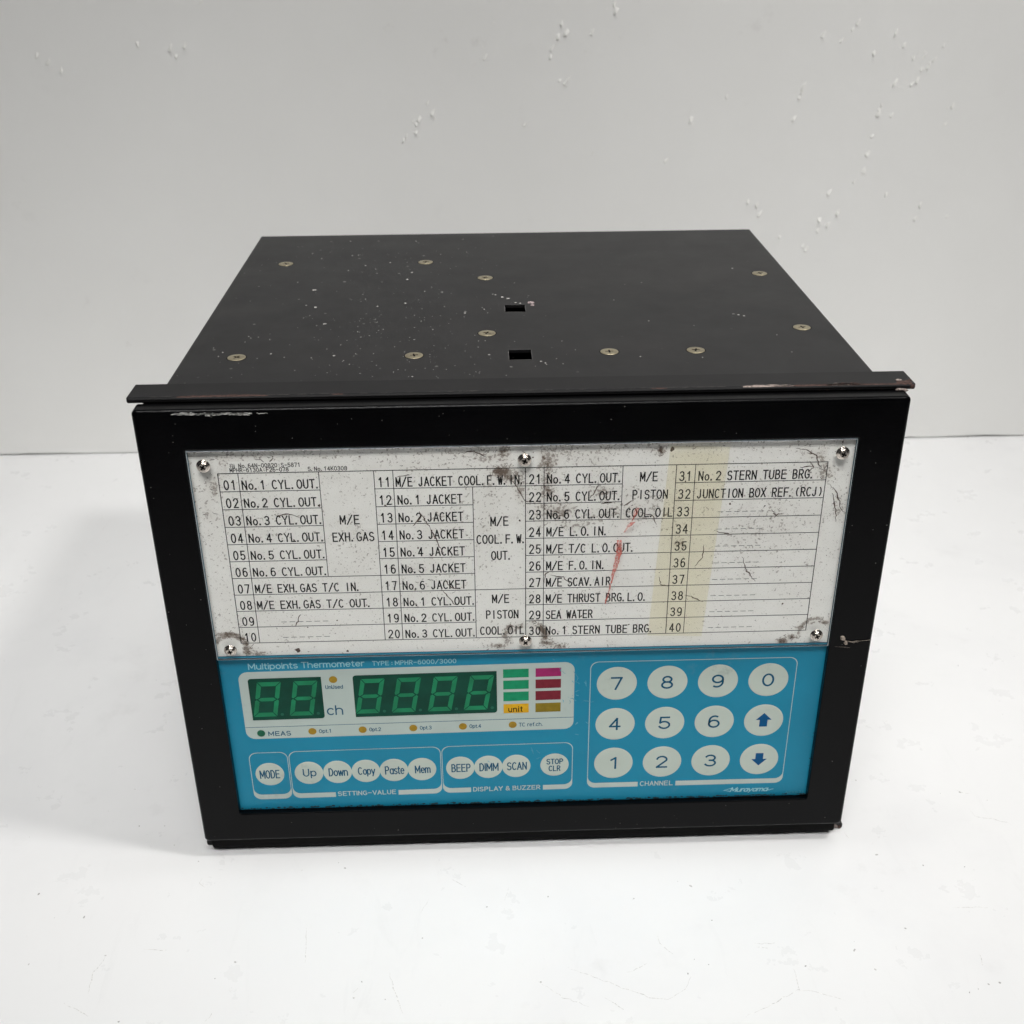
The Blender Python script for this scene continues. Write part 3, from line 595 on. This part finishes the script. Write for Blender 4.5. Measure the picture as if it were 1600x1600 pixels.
# thin burr of bright metal round the slots
vs = []; fs = []
for y0, y1 in ((46, 58.5), (110.6, 121.4)):
    for (a, b), (c_, d) in ((( -4.5, y0), (5.3, y0)), ((5.3, y0), (5.3, y1)), ((-4.5, y1), (-4.5, y0)), ((-4.5, y1), (5.3, y1))):
        scratch(vs, fs, [(a, b), (c_, d)], .28, ZT + .015, .03, step=1.5)
link('slot_edge', vs, fs, flat('worn_slot_edge', '4e4d4c', .6), housing, kind='stuff')

# ---- screws: a domed head with a sunken cross
def cross_pts(a, b, ang):
    p = [(a, b), (a*.0+b, b), (b, a), (-b, a), (-b, b), (-a, b), (-a, -b), (-b, -b), (-b, -a), (b, -a), (b, -b), (a, -b)]
    p = [(a, b), (b, b), (b, a), (-b, a), (-b, b), (-a, b), (-a, -b), (-b, -b), (-b, -a), (b, -a), (b, -b), (a, -b)]
    ca, sa = math.cos(ang), math.sin(ang); return [(x*ca - y*sa, x*sa + y*ca) for x, y in p]
def screw(name, place, prof, ri, a, b, depth, ang, mat, mslot, parent, k=24):
    """prof: (radius, height) from rim to the flat crown of radius ri"""
    vs = []; fs = []
    for r, h in prof: vs += [(r * math.cos(2*math.pi*i/k), r * math.sin(2*math.pi*i/k), h) for i in range(k)]
    for j in range(len(prof) - 1):
        for i in range(k): fs.append((j*k+i, j*k+(i+1) % k, (j+1)*k+(i+1) % k, (j+1)*k+i))
    H = prof[-1][1]; cp = cross_pts(a, b, ang); o = len(vs); vs += [(x, y, H) for x, y in cp]; base = (len(prof) - 1) * k
    # join the crown circle to the cross outline by sweeping angle
    ca = [(math.atan2(y, x) % (2*math.pi), o + i) for i, (x, y) in enumerate(cp)]; cc = [((2*math.pi*i/k), base + i) for i in range(k)]
    ca.sort(); i = j = 0; n, m = len(ca), k
    while i < n or j < m:
        ai = ca[(i+1) % n][0] + (2*math.pi if i + 1 >= n else 0); aj = cc[(j+1) % m][0] + (2*math.pi if j + 1 >= m else 0)
        if j < m and (i >= n or aj <= ai): fs.append((ca[i % n][1], cc[j % m][1], cc[(j+1) % m][1])); j += 1
        else: fs.append((ca[i % n][1], cc[j % m][1], ca[(i+1) % n][1])); i += 1
    head = link(name, [place(*v) for v in vs], fs, mat, parent)
    me = head.data; me.polygons.foreach_set('use_smooth', [q < (len(prof)-1)*k for q in range(len(me.polygons))])
    wv = [(x, y, H + .004) for x, y in cp] + [(x*.8, y*.8, H - depth) for x, y in cp]; nn = len(cp)
    wf = [(q, (q+1) % nn, nn + (q+1) % nn, nn + q) for q in range(nn)] + [tuple(range(nn, 2*nn))]
    link('cross_recess', [place(*v) for v in wv], wf, mslot, head)
    return head
random.seed(5)
for x, z in ((-125.5, 193.7), (.1, 193.7), (126.1, 194.0), (-125.3, 107.0), (.3, 108.3), (125.7, 107.8)):
    tx, tz = random.uniform(-.05, .05), random.uniform(-.05, .05)
    pl = lambda u, v, h, x=x, z=z, tx=tx, tz=tz: (x + u, .62 - h - tx*u - tz*v, z + v)
    screw('cover_screw', pl, [(2.75, 0), (2.75, .35), (2.55, .5), (2.2, .52), (2.15, .75), (2.02, 1.15), (1.75, 1.5), (1.45, 1.68)], 1.45, 1.15, .36, .9, random.uniform(.2, 1.2), M_NICKEL, M_SLOT, T)
for x, y in ((-119.2, 199.3), (-44.7, 198.6), (-13.2, 167.4), (128, 167.6), (-13.3, 80.6), (127.8, 81.4), (-119.3, 54.6), (-44.5, 53.4), (38.4, 54.0), (75.3, 54.0)):
    pl = lambda u, v, h, x=x, y=y: (x + u, y + v, ZT + .03 + h)
    s_ = screw('lid_screw', pl, [(3.9, -.02), (3.85, .12), (3.5, .2), (2.2, .22)], 2.2, 1.75, .4, .5, random.uniform(0, 1.5), M_ZINC, M_SLOT2, T)
    rg = cpts(x, y, 4.3, 24); 
    link('countersink', [(a, b, ZT + .012) for a, b in rg], [tuple(range(24))], M_GASKET, s_)

# ---- control panel
YP = 3.0
panel = plate('control_panel', [(-131.85, 16.4), (131.75, 16.4), (131.75, 200.6), (-131.85, 200.6)], YP, 1.0, M_BLUE, T)
disp = plate('display_surround', rpts(-124.4, 21.9, 58.7, 95.1, 4.2), YP - .05, .04, M_PRINT, T)
plate('divider_line', rpts(-124.35, 21.8, 65.05, 65.3, 0), YP - .06, .005, M_TEXTB, disp)
def seven(win, x, z, W=10.4, H=18.6, sl=3.4, t=2.2, g=.25):
    def q(u, v): return (x + u + sl * v / H, z + v)
    h = H / 2; S = [
      [(g, H), (W - g, H), (W - t, H - t), (t, H - t)], [(g, 0), (t, t), (W - t, t), (W - g, 0)],
      [(t*.6, h), (t*1.15, h + t*.42), (W - t*1.15, h + t*.42), (W - t*.6, h), (W - t*1.15, h - t*.42), (t*1.15, h - t*.42)],
      [(0, H - g), (t - g, H - t - g), (t - g, h + t*.55), (t*.3, h + g*.7), (0, h + t*.35)], [(W, H - g), (W, h + t*.35), (W - t*.3, h + g*.7), (W - t + g, h + t*.55), (W - t + g, H - t - g)],
      [(0, g), (0, h - t*.35), (t*.3, h - g*.7), (t - g, h - t*.55), (t - g, t + g)], [(W, g), (W - t + g, t + g), (W - t + g, h - t*.55), (W - t*.3, h - g*.7), (W, h - t*.35)]]
    for s in S: plate('segment', [(lambda a: (a[0], skew(*a)))(q(*p)) for p in s], YP - .17, .04, M_SEG, win)
    plate('decimal_point', [(a, skew(a, b)) for a, b in cpts(x + W + 2.3, z + .9, .75, 16)], YP - .17, .04, M_DP, win)
win1 = plate('display_window', rpts(-120.5, -88.7, 69.1, 91.5, (.2, 1.4, .2, 1.4)), YP - .11, .05, M_WIN, T)
win2 = plate('display_window', rpts(-75.0, -12.2, 69.1, 91.6, (.2, 1.4, .2, 1.4)), YP - .11, .05, M_WIN, T)
for x in (-120.0, -104.1): seven(win1, x, 71.0)
for x in (-74.9, -59.0, -43.0, -27.1): seven(win2, x, 71.0)
def lamp(x, z, mat, txt=None, box=None, tm=M_TEXTB):
    l = plate('indicator_lamp', [(a, skew(a, b)) for a, b in cpts(x, z, 1.8, 24)], YP - .12, .07, mat, T)
    if txt: sword(txt, *box, .42 if txt == 'MEAS' else .3, YP - .075, tm, T, 'caption', gap=.2)
lamp(-83.5, 89.8, M_AMBER, 'UnUsed', (-87.2, -79.5, 84.8, 86.9)); lamp(-117.7, 61.8, M_GLED, 'MEAS', (-114.6, -104.5, 60.0, 62.7))
for x, t_, in ((-94.9, 'Opt.1'), (-72.5, 'Opt.2'), (-49.9, 'Opt.3'), (-27.7, 'Opt.4')):
    lamp(x, 62.0, M_AMBER, t_, (x + 2.9, x + 8.2, 60.4, 63.0))
lamp(-5.4, 62.0, M_AMBER, 'TC ref.ch.', (-2.7, 8.0, 60.8, 63.0))
sword('ch', -87.6, -80.4, 70.6, 76.0, .62, YP - .075, M_TEXTB, T, 'caption')
for x0, x1, ms in ((-9.4, 1.8, (M_G1, M_G1, M_G1, M_YEL)), (4.8, 16.0, (M_MAG, M_DRED, M_DRED, M_OLV))):
    for (z1, z0), m in zip(((92.3, 87.8), (86.3, 81.6), (80.1, 75.2), (73.5, 68.6)), ms):
        bar = plate('colour_bar', rpts(x0, x1, z0, z1, .05), YP - .1, .04, m, T)
        if m is M_YEL: sword('unit', -7.3, -.8, 69.1, 72.2, .42, YP - .12, M_BLACKT, bar, gap=.3)
sword('Multipoints Thermometer', -119.5, -69.3, 95.5, 99.6, .44, YP - .05, M_TEXTP, T, 'caption')
sword('TYPE : MPHR-6000/3000', -66, -29.6, 96.3, 98.9, .34, YP - .05, M_TEXTP, T, 'caption')
def group_box(x0, x1, z0, z1, cuts, r=3.6, th=2.75, lw=.28, notch=True):
    """outline whose lower side swells into a bar, broken where its title stands"""
    A = rpts(x0, x1, z0, z1, r, 8); Bq = rpts(x0 + lw, x1 - lw, z0 + th, z1 - lw, (r, r, r, r), 8)
    vs = [(x, YP - .05, z) for x, z in A] + [(x, YP - .05, z) for x, z in Bq]; n = len(A); fs = []
    for i in range(n):
        j = (i + 1) % n
        if i == 26 and cuts is not None:                       # straight run along the bottom
            def seg(a, b):
                o = len(vs)
                for x in (a, b):
                    vs.extend([(x, YP - .05, skew(x, z0)), (x, YP - .05, skew(x, z0 + th))])
                return o
            o = seg(A[i][0], cuts[0]); vs[o] = vs[i]; vs[o + 1] = vs[n + i]; fs.append((o, o + 2, o + 3, o + 1))
            o = seg(cuts[1], A[j][0]); vs[o + 2] = vs[j]; vs[o + 3] = vs[n + j]; fs.append((o, o + 2, o + 3, o + 1))
        else: fs.append((i, j, n + j, n + i))
    return link('group_outline', vs, fs, M_PRINT, T)
b1 = group_box(-124.8, -107.3, 23.7, 50.9, None)
b2 = group_box(-106.9, -38.2, 23.7, 51.0, (-87.3, -58.4))
b3 = group_box(-37.8, 21.9, 23.8, 51.0, (-24.9, 8.4))
b4 = group_box(28.8, 119.9, 24.1, 94.9, (52.4, 70.0))
for b in (b1, b2, b3, b4):
    b.data.materials.clear(); b.data.materials.append(M_PRINT)
sword('SETTING-VALUE', -86.3, -59.5, 24.1, 26.8, .4, YP - .055, M_PRINT, b2); sword('DISPLAY & BUZZER', -23.9, 7.2, 24.0, 26.7, .4, YP - .055, M_PRINT, b3)
sword('CHANNEL', 53.4, 68.8, 24.3, 27.1, .4, YP - .055, M_PRINT, b4)
def key(name, x, z, r, rz=None):
    pts = [(a, skew(a, b)) for a, b in cpts(x, z, r, 44, rz)]; q = [(x + (a - x) * .965, z + skew(x, 0) + (b - z - skew(x, 0)) * .965) for a, b in pts]
    n = len(pts); vs = [(a, YP - .02, b) for a, b in pts] + [(a, YP - .12, b) for a, b in q]
    return link(name, vs, [(i, (i+1) % n, n + (i+1) % n, n + i) for i in range(n)] + [tuple(range(n, 2*n))[::-1]], M_KEY, T)
for t_, x, w_, h, dz in (('MODE', -116.3, 9.2, 4.9, 0), ('Up', -98.5, 6.2, 5.6, -.3), ('Down', -85.5, 8.8, 4.7, 0), ('Copy', -72.6, 8.0, 5.6, -.4), ('Paste', -59.8, 8.9, 4.9, 0), ('Mem', -47.0, 7.2, 4.6, 0),
                         ('BEEP', -29.5, 8.8, 4.7, 0), ('DIMM', -16.7, 8.8, 4.7, 0), ('SCAN', -3.9, 9.1, 4.7, 0)):
    kx = key('function_key', x, 38.3, 6.5); lx = x + (.3 if t_ != 'MODE' else 0)
    sword(t_, lx - w_/2, lx + w_/2, 38.3 - h/2 + dz, 38.3 + h/2 + dz, .56, YP - .14, M_TEXTB, kx)
kx = key('function_key', 13.6, 38.3, 6.5)
sword('STOP', 9.9, 17.6, 38.6, 41.9, .5, YP - .14, M_TEXTB, kx); sword('CLR', 10.9, 16.4, 34.6, 37.9, .5, YP - .14, M_TEXTB, kx)
for i in range(4):
    for j in range(3):
        cx, cz = 40.66 + 22.39 * i, 83.04 - 22.33 * j
        kx = key('channel_key', cx, cz, 8.85); c_ = '7890456^123v'[j * 4 + i]
        if c_ == '^': plate('arrow', [(cx + a, cz + b) for a, b in ((0, 4.1), (-3.6, .3), (-1.8, .3), (-1.8, -3.5), (1.8, -3.5), (1.8, .3), (3.6, .3))][::-1], YP - .14, .01, M_TEXTD, kx)
        elif c_ == 'v': plate('arrow', [(cx + a, cz - b) for a, b in ((0, 3.6), (-3.6, -.2), (-1.8, -.2), (-1.8, -3.6), (1.8, -3.6), (1.8, -.2), (3.6, -.2))], YP - .14, .01, M_TEXTD, kx)
        else:
            w_ = {'1': 2.9}.get(c_, 5.4); sword(c_, cx - w_/2 - .1, cx + w_/2 - .1, cz - 3.5, cz + 3.5, .88, YP - .14, M_TEXTB, kx, sk=False)
# maker's name: slanted joined script with a swoosh through it
lg = sword('Murayama', 96.0, 113.6, 18.5, 22.0, .5, YP - .05, M_TEXTP, T, 'maker_lettering', sk=False, gap=.12)
for v in lg.data.vertices: v.co.x += .35 * (v.co.z - .0302)
I = Ink()
I.line([(97.0, 21.6), (93.0, 20.3), (95.6, 19.7)], .35, YP - .052)
I.line([(113.2, 19.9), (114.6, 20.3), (116.4, 20.5), (114.6, 19.9), (113, 19.7)], .22, YP - .052)
I.make('swoosh', M_TEXTP, lg)
sword('NEK671', 122.3, 130.6, 17.3, 18.9, .25, YP - .05, flat('faint_lettering', '3f93aa', .4), T, 'caption')
# scuffs on the panel
random.seed(31); vs = []; fs = []
for (x, z, n_, s_) in ((23, 83, 9, 4), (21, 76, 6, 3), (15, 92, 4, 2), (5, 48, 3, 3), (-18, 44, 2, 2), (25, 62, 4, 3)):
    for _ in range(n_):
        a, b = x + random.gauss(0, s_ * .6), z + random.gauss(0, s_)
        scratch(vs, fs, [(a, b), (a + random.gauss(0, 1.5), b + random.gauss(0, 2.0))], .25, YP - .13, .15, 'y', .5)
link('fine_scuffs', vs, fs, flat('panel_scuff', '4d93a8', .5, var=.2), T, kind='stuff')
vs = []; fs = []
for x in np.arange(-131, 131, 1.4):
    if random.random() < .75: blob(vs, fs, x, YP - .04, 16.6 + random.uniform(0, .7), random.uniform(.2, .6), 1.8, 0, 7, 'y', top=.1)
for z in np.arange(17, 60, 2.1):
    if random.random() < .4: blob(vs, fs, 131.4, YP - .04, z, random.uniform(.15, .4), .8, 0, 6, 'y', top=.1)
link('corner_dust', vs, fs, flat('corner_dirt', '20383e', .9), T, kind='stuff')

# ---- channel list: paper behind a clear cover
PX0, PX1, PZ0, PZ1 = -131.5, 131.5, 102.6, 200.4
st = .7; nx = int((PX1 - PX0) / st) + 1; nz = int((PZ1 - PZ0) / st) + 1
gx = np.linspace(PX0, PX1, nx); gz = np.linspace(PZ0, PZ1, nz); XX, ZZ = np.meshgrid(gx, gz)
D = .14 + .05 * np.sin(XX * .05 + 1) + .10 * np.clip((ZZ - 150) / 50, 0, 1) + .10 * np.clip(1 - np.abs(ZZ - 197) / 5, 0, 1)
for x, z, a, b, s in DIRT:
    a = max(a, .8); b = max(b, .8)
    e = np.exp(-(((XX - x) / a) ** 2 + ((ZZ - z) / b) ** 2)); D = np.maximum(D, D * (1 - e) + s * 1.15 * e)
# grime gathered in arcs where washers once sat round the screws, and wiped clean inside them
for sx, sz, a0, a1, r0, w_, s in ((-125.3, 107.0, -10, 175, 6.6, 1.5, 1.0), (125.7, 107.8, 60, 205, 7.2, 1.1, .95), (.3, 108.3, 120, 205, 8.5, 2.2, .9), (.3, 108.3, -40, 60, 8.5, 2.2, .9),
                                 (.1, 193.7, 130, 215, 8.5, 2.6, .9), (.1, 193.7, -50, 40, 8, 2.2, .7), (126.1, 194, 140, 300, 8, 1.6, .5), (-125.5, 193.7, -70, 60, 9, 2.4, .5)):
    rr = np.hypot(XX - sx, ZZ - sz); an = (np.degrees(np.arctan2(ZZ - sz, XX - sx)) - a0) % 360
    sec = np.clip(np.minimum(an, (a1 - a0) - an) / 18, 0, 1); D = np.maximum(D, s * sec * np.exp(-((rr - r0) / w_) ** 2))
    D = np.where(rr < 5.6, D * np.clip((rr - 4.2) / 1.4, 0, 1), D)
D = np.maximum(D, .55 * np.clip(1 - np.abs(ZZ - 199.4) / 1.6, 0, 1))
D = np.where((XX > -117) & (XX < -68) & (ZZ > 189.6) & (ZZ < 194.2), D * .35, D)
coarse = rng.normal(0, 1, (nz // 6 + 2, nx // 6 + 2)); ci = np.clip(np.arange(nz) / 6, 0, nz // 6); cj = np.clip(np.arange(nx) / 6, 0, nx // 6)
i0, j0 = ci.astype(int), cj.astype(int); fi, fj = (ci - i0)[:, None], (cj - j0)[None, :]
cn = (coarse[i0][:, j0] * (1-fi) * (1-fj) + coarse[i0+1][:, j0] * fi * (1-fj) + coarse[i0][:, j0+1] * (1-fi) * fj + coarse[i0+1][:, j0+1] * fi * fj)
D = np.clip(D * (1 + .28 * cn), 0, 1.15)
vs = [(float(x), 2.6, float(z)) for z in gz for x in gx]
fs = [(j*nx+i, j*nx+i+1, (j+1)*nx+i+1, (j+1)*nx+i) for j in range(nz-1) for i in range(nx-1)]
paper = link('channel_list', vs, fs, M_PAPER, T)
at = paper.data.attributes.new('grime', 'FLOAT', 'POINT'); at.data.foreach_set('value', D.ravel().astype(np.float32))
g = Ink(); Y = 2.57; lw = .3
C0, C1, C2, C3, C4, C5, C6, C7, C8, C9, CA, CB = -120.9, -113.0, -81.3, -59.6, -52.05, -20.65, .5, 7.95, 39.35, 60.75, 68.4, 121.4
rz = [189.3 - 8.02 * i for i in range(11)]
def H(x0, x1, i, w=lw): g.line([(x0, rz[i]), (x1, rz[i])], w, Y)
def Vl(x, i, j, w=lw): g.line([(x, rz[i]), (x, rz[j])], w, Y - .003)
H(C0, CB, 0, .34); H(C0, CB, 10, .3)
for x, w_ in ((C0, .34), (C3, .3), (C6, .34), (C9, .34), (CB, .34)): Vl(x, 0, 10, w_)
for x in (C1, C4, C7, CA): Vl(x, 0, 10)
Vl(C2, 0, 6); Vl(C5, 1, 10); Vl(C8, 0, 3)
for i in range(1, 10):
    H(C0, C2 if i < 6 else C3, i); H(C3, C6 if i == 1 else C5, i)
    if i == 7: H(C5, C6, i)
    H(C6, C8 if i < 3 else C9, i); H(C9, CB, i)
H(C2, C3, 6)
g.make('table_rules', M_BLACKT, paper)
t = Ink(); W = .54; YT = 2.56
def row(i): return rz[i + 1] + .95
for i in range(10):
    t.text('%02d' % (i + 1), -119.0, -114.4, row(i), 3.95, W, YT, .62); t.text('%d' % (i + 11), -58.0, -53.4, row(i), 3.95, W, YT, .62)
    t.text('%d' % (i + 21), 2.1, 6.6, row(i), 3.95, W, YT, .62); t.text('%d' % (i + 31), 62.3, 66.9, row(i), 3.95, W, YT, .62)
for i in range(6): t.text('No. %d CYL. OUT.' % (i + 1), -111.9, -82.0, row(i), 3.7, W, YT)
t.text('M/E EXH. GAS T/C IN.', -111.9, -69.2, row(6), 3.7, W, YT); t.text('M/E EXH. GAS T/C OUT.', -111.9, -65.1, row(7), 3.7, W, YT)
t.text('M/E JACKET COOL. F. W. IN.', -51.0, -.8, row(0), 3.8, W, YT)
for i in range(6): t.text('No. %d JACKET' % (i + 1), -50.7, -25.0 + i * .1, row(i + 1), 3.8, W, YT)
for i in range(3): t.text('No. %d CYL. OUT.' % (i + 1), -50.7, -21.2, row(i + 7), 3.7, W, YT); t.text('No. %d CYL. OUT.' % (i + 4), 9.2, 38.5, row(i), 3.8, W, YT)
for s, x0, x1, i in (('M/E L. O. IN.', 9.2, 33.5, 3), ('M/E T/C L. O. OUT.', 9.2, 44.8, 4), ('M/E F. O. IN.', 9.2, 33.0, 5), ('M/E SCAV. AIR', 9.2, 35.9, 6), ('M/E THRUST BRG. L. O.', 9.2, 51.0, 7), ('SEA WATER', 9.2, 28.8, 8), ('No. 1 STERN TUBE BRG.', 9.2, 54.5, 9),
                     ('No. 2 STERN TUBE BRG.', 69.9, 115.8, 0), ('JUNCTION BOX REF. (RCJ)', 69.9, 120.8, 1)):
    t.text(s, x0, x1, row(i), 3.8, W, YT)
for s, x0, x1, z in (('M/E', -74.4, -66.8, 165.7), ('EXH. GAS', -78.0, -61.3, 157.8), ('M/E', -13.6, -6.6, 163.6), ('COOL. F. W.', -19.4, -.1, 155.3), ('OUT.', -13.5, -5.9, 147.6),
                     ('M/E', -13.5, -6.6, 126.6), ('PISTON', -16.2, -2.7, 118.8), ('COOL. OIL', -18.8, -.3, 110.7), ('M/E', 46.5, 53.3, 182.4), ('PISTON', 43.7, 57.8, 174.4), ('COOL. OIL', 41.4, 60.2, 166.2)):
    t.text(s, x0, x1, z, 3.8, W, YT)
def dashes(x0, x1, z):
    for k in range(6): p = (x1 - x0) / 5.6; t.line([(x0 + k*p, z), (x0 + k*p + p*.62, z)], .2, YT)
dashes(-102.8, -83.2, 119.4); dashes(-102.8, -83.2, 111.6)
for i in range(2, 10): dashes(78.9, 97.6, rz[i + 1] + 2.5)
for s, x0, x1, z in (('No. 64N-00820:S-5871', -112.3, -88.2, 191.75), ('MPHR-6130A:F26-078', -115.9, -93.0, 189.85), ('S. No. 14K0308', -85.3, -70.0, 189.85)): t.text(s, x0, x1, z, 1.65, .27, YT, .74)
t.make('lettering', M_BLACKT, paper)
word('\u6307', -115.9, -113.7, 191.6, 193.6, YT, M_BLACKT, paper, sk=False)
vs = []; fs = []; random.seed(17)
for L in CRACK: scratch(vs, fs, [tuple(p) for p in L], .42, 2.53, .18, 'y', .9)
for x, z, a, b, s in DIRT:
    for _ in range(int(2 + 6 * s)):
        u, v_ = x + random.gauss(0, a * .6 + .3), z + random.gauss(0, b * .6 + .3)
        if not (PX0 + .5 < u < PX1 - .5 and PZ0 + .5 < v_ < PZ1 - 1): continue
        if (-117 < u < -68 and 189 < v_ < 194.5) or min(math.hypot(u - sx, v_ - sz) for sx, sz in ((-125.3, 107.0), (125.7, 107.8), (.3, 108.3), (.1, 193.7))) < 5.2: continue
        an = random.uniform(0, 6.3); l = random.uniform(.5, 2.2)
        scratch(vs, fs, [(u, v_), (u + l * math.cos(an), v_ + l * math.sin(an) * .7)], random.uniform(.12, .28), 2.53, .18, 'y', .5)
for _ in range(420):
    u, v_ = random.uniform(-128, 128), 104 + 94 * random.random() ** .8
    if -117 < u < -68 and v_ > 189: continue
    blob(vs, fs, u, 2.53, v_, random.uniform(.08, .2) if random.random() < .93 else random.uniform(.25, .45), random.uniform(1, 1.8), random.uniform(0, 3), 5, 'y', top=.01)
for x, z, r in ((83.5, 171.3, .5), (58.6, 196.2, 1.0), (-97.2, 105.0, 1.2), (-76, 103.9, .6)): blob(vs, fs, x, 2.52, z, r, 1, 1, 9, 'y', top=.02)
link('grime', vs, fs, M_GRIME, paper, kind='stuff')
# clear cover
CX0, CX1, CZ0, CZ1 = -131.75, 131.65, 101.6, 200.3
def box6(x0, x1, y0, y1, z0, z1): return [(x0,y0,z0),(x1,y0,z0),(x1,y0,z1),(x0,y0,z1),(x0,y1,z0),(x1,y1,z0),(x1,y1,z1),(x0,y1,z1)]
e = .5
rings = [ring(CX0 + e, CX1 - e, CZ0 + e, CZ1 - e, .3, .6, 1), ring(CX0, CX1, CZ0, CZ1, .3, .6 + e, 1), ring(CX0, CX1, CZ0, CZ1, .3, 2.45, 1)]
v_, f_ = loft(rings, True, True); nn = len(rings[0])
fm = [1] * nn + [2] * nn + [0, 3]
# the chamfer's glint is painted on as a pale colour, the side faces are dark
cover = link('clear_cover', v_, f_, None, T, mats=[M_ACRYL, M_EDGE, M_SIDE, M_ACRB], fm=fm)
plate('adhesive_tape', [(52.6, 109.6), (75.9, 108.6), (81.1, 197.6), (57.5, 198.6)], .56, .02, M_TAPE, T)
random.seed(23); I = Ink()
def stroke(name, pts, w0):
    p = wander(pts, .12, .9); n = len(p); vs = []; fs = []
    for i, (a, b) in enumerate(p):
        tt = i / (n - 1); h = w0 / 2 * (.35 + .8 * math.sin(math.pi * min(1, tt * 1.5 + .15)) ** .6 * (1 - .5 * tt)) * random.uniform(.85, 1.15)
        vs += [(a - h, .55, b), (a + h, .55, b + .1)]
    for i in range(n - 1): fs.append((2*i, 2*i+1, 2*i+3, 2*i+2))
    link(name, vs, fs, M_CRAY, T)
stroke('crayon_mark', [(45.5, 171.5), (44.8, 168), (43.6, 165.2)], 1.7); stroke('crayon_mark', [(43.9, 164.8), (42, 162.2), (40.7, 160)], 2.3)
stroke('crayon_mark', [(38.9, 156.6), (38.9, 150.3), (37.9, 145.5), (36.7, 140.4), (35.7, 134.3), (34.0, 126)], 2.1)
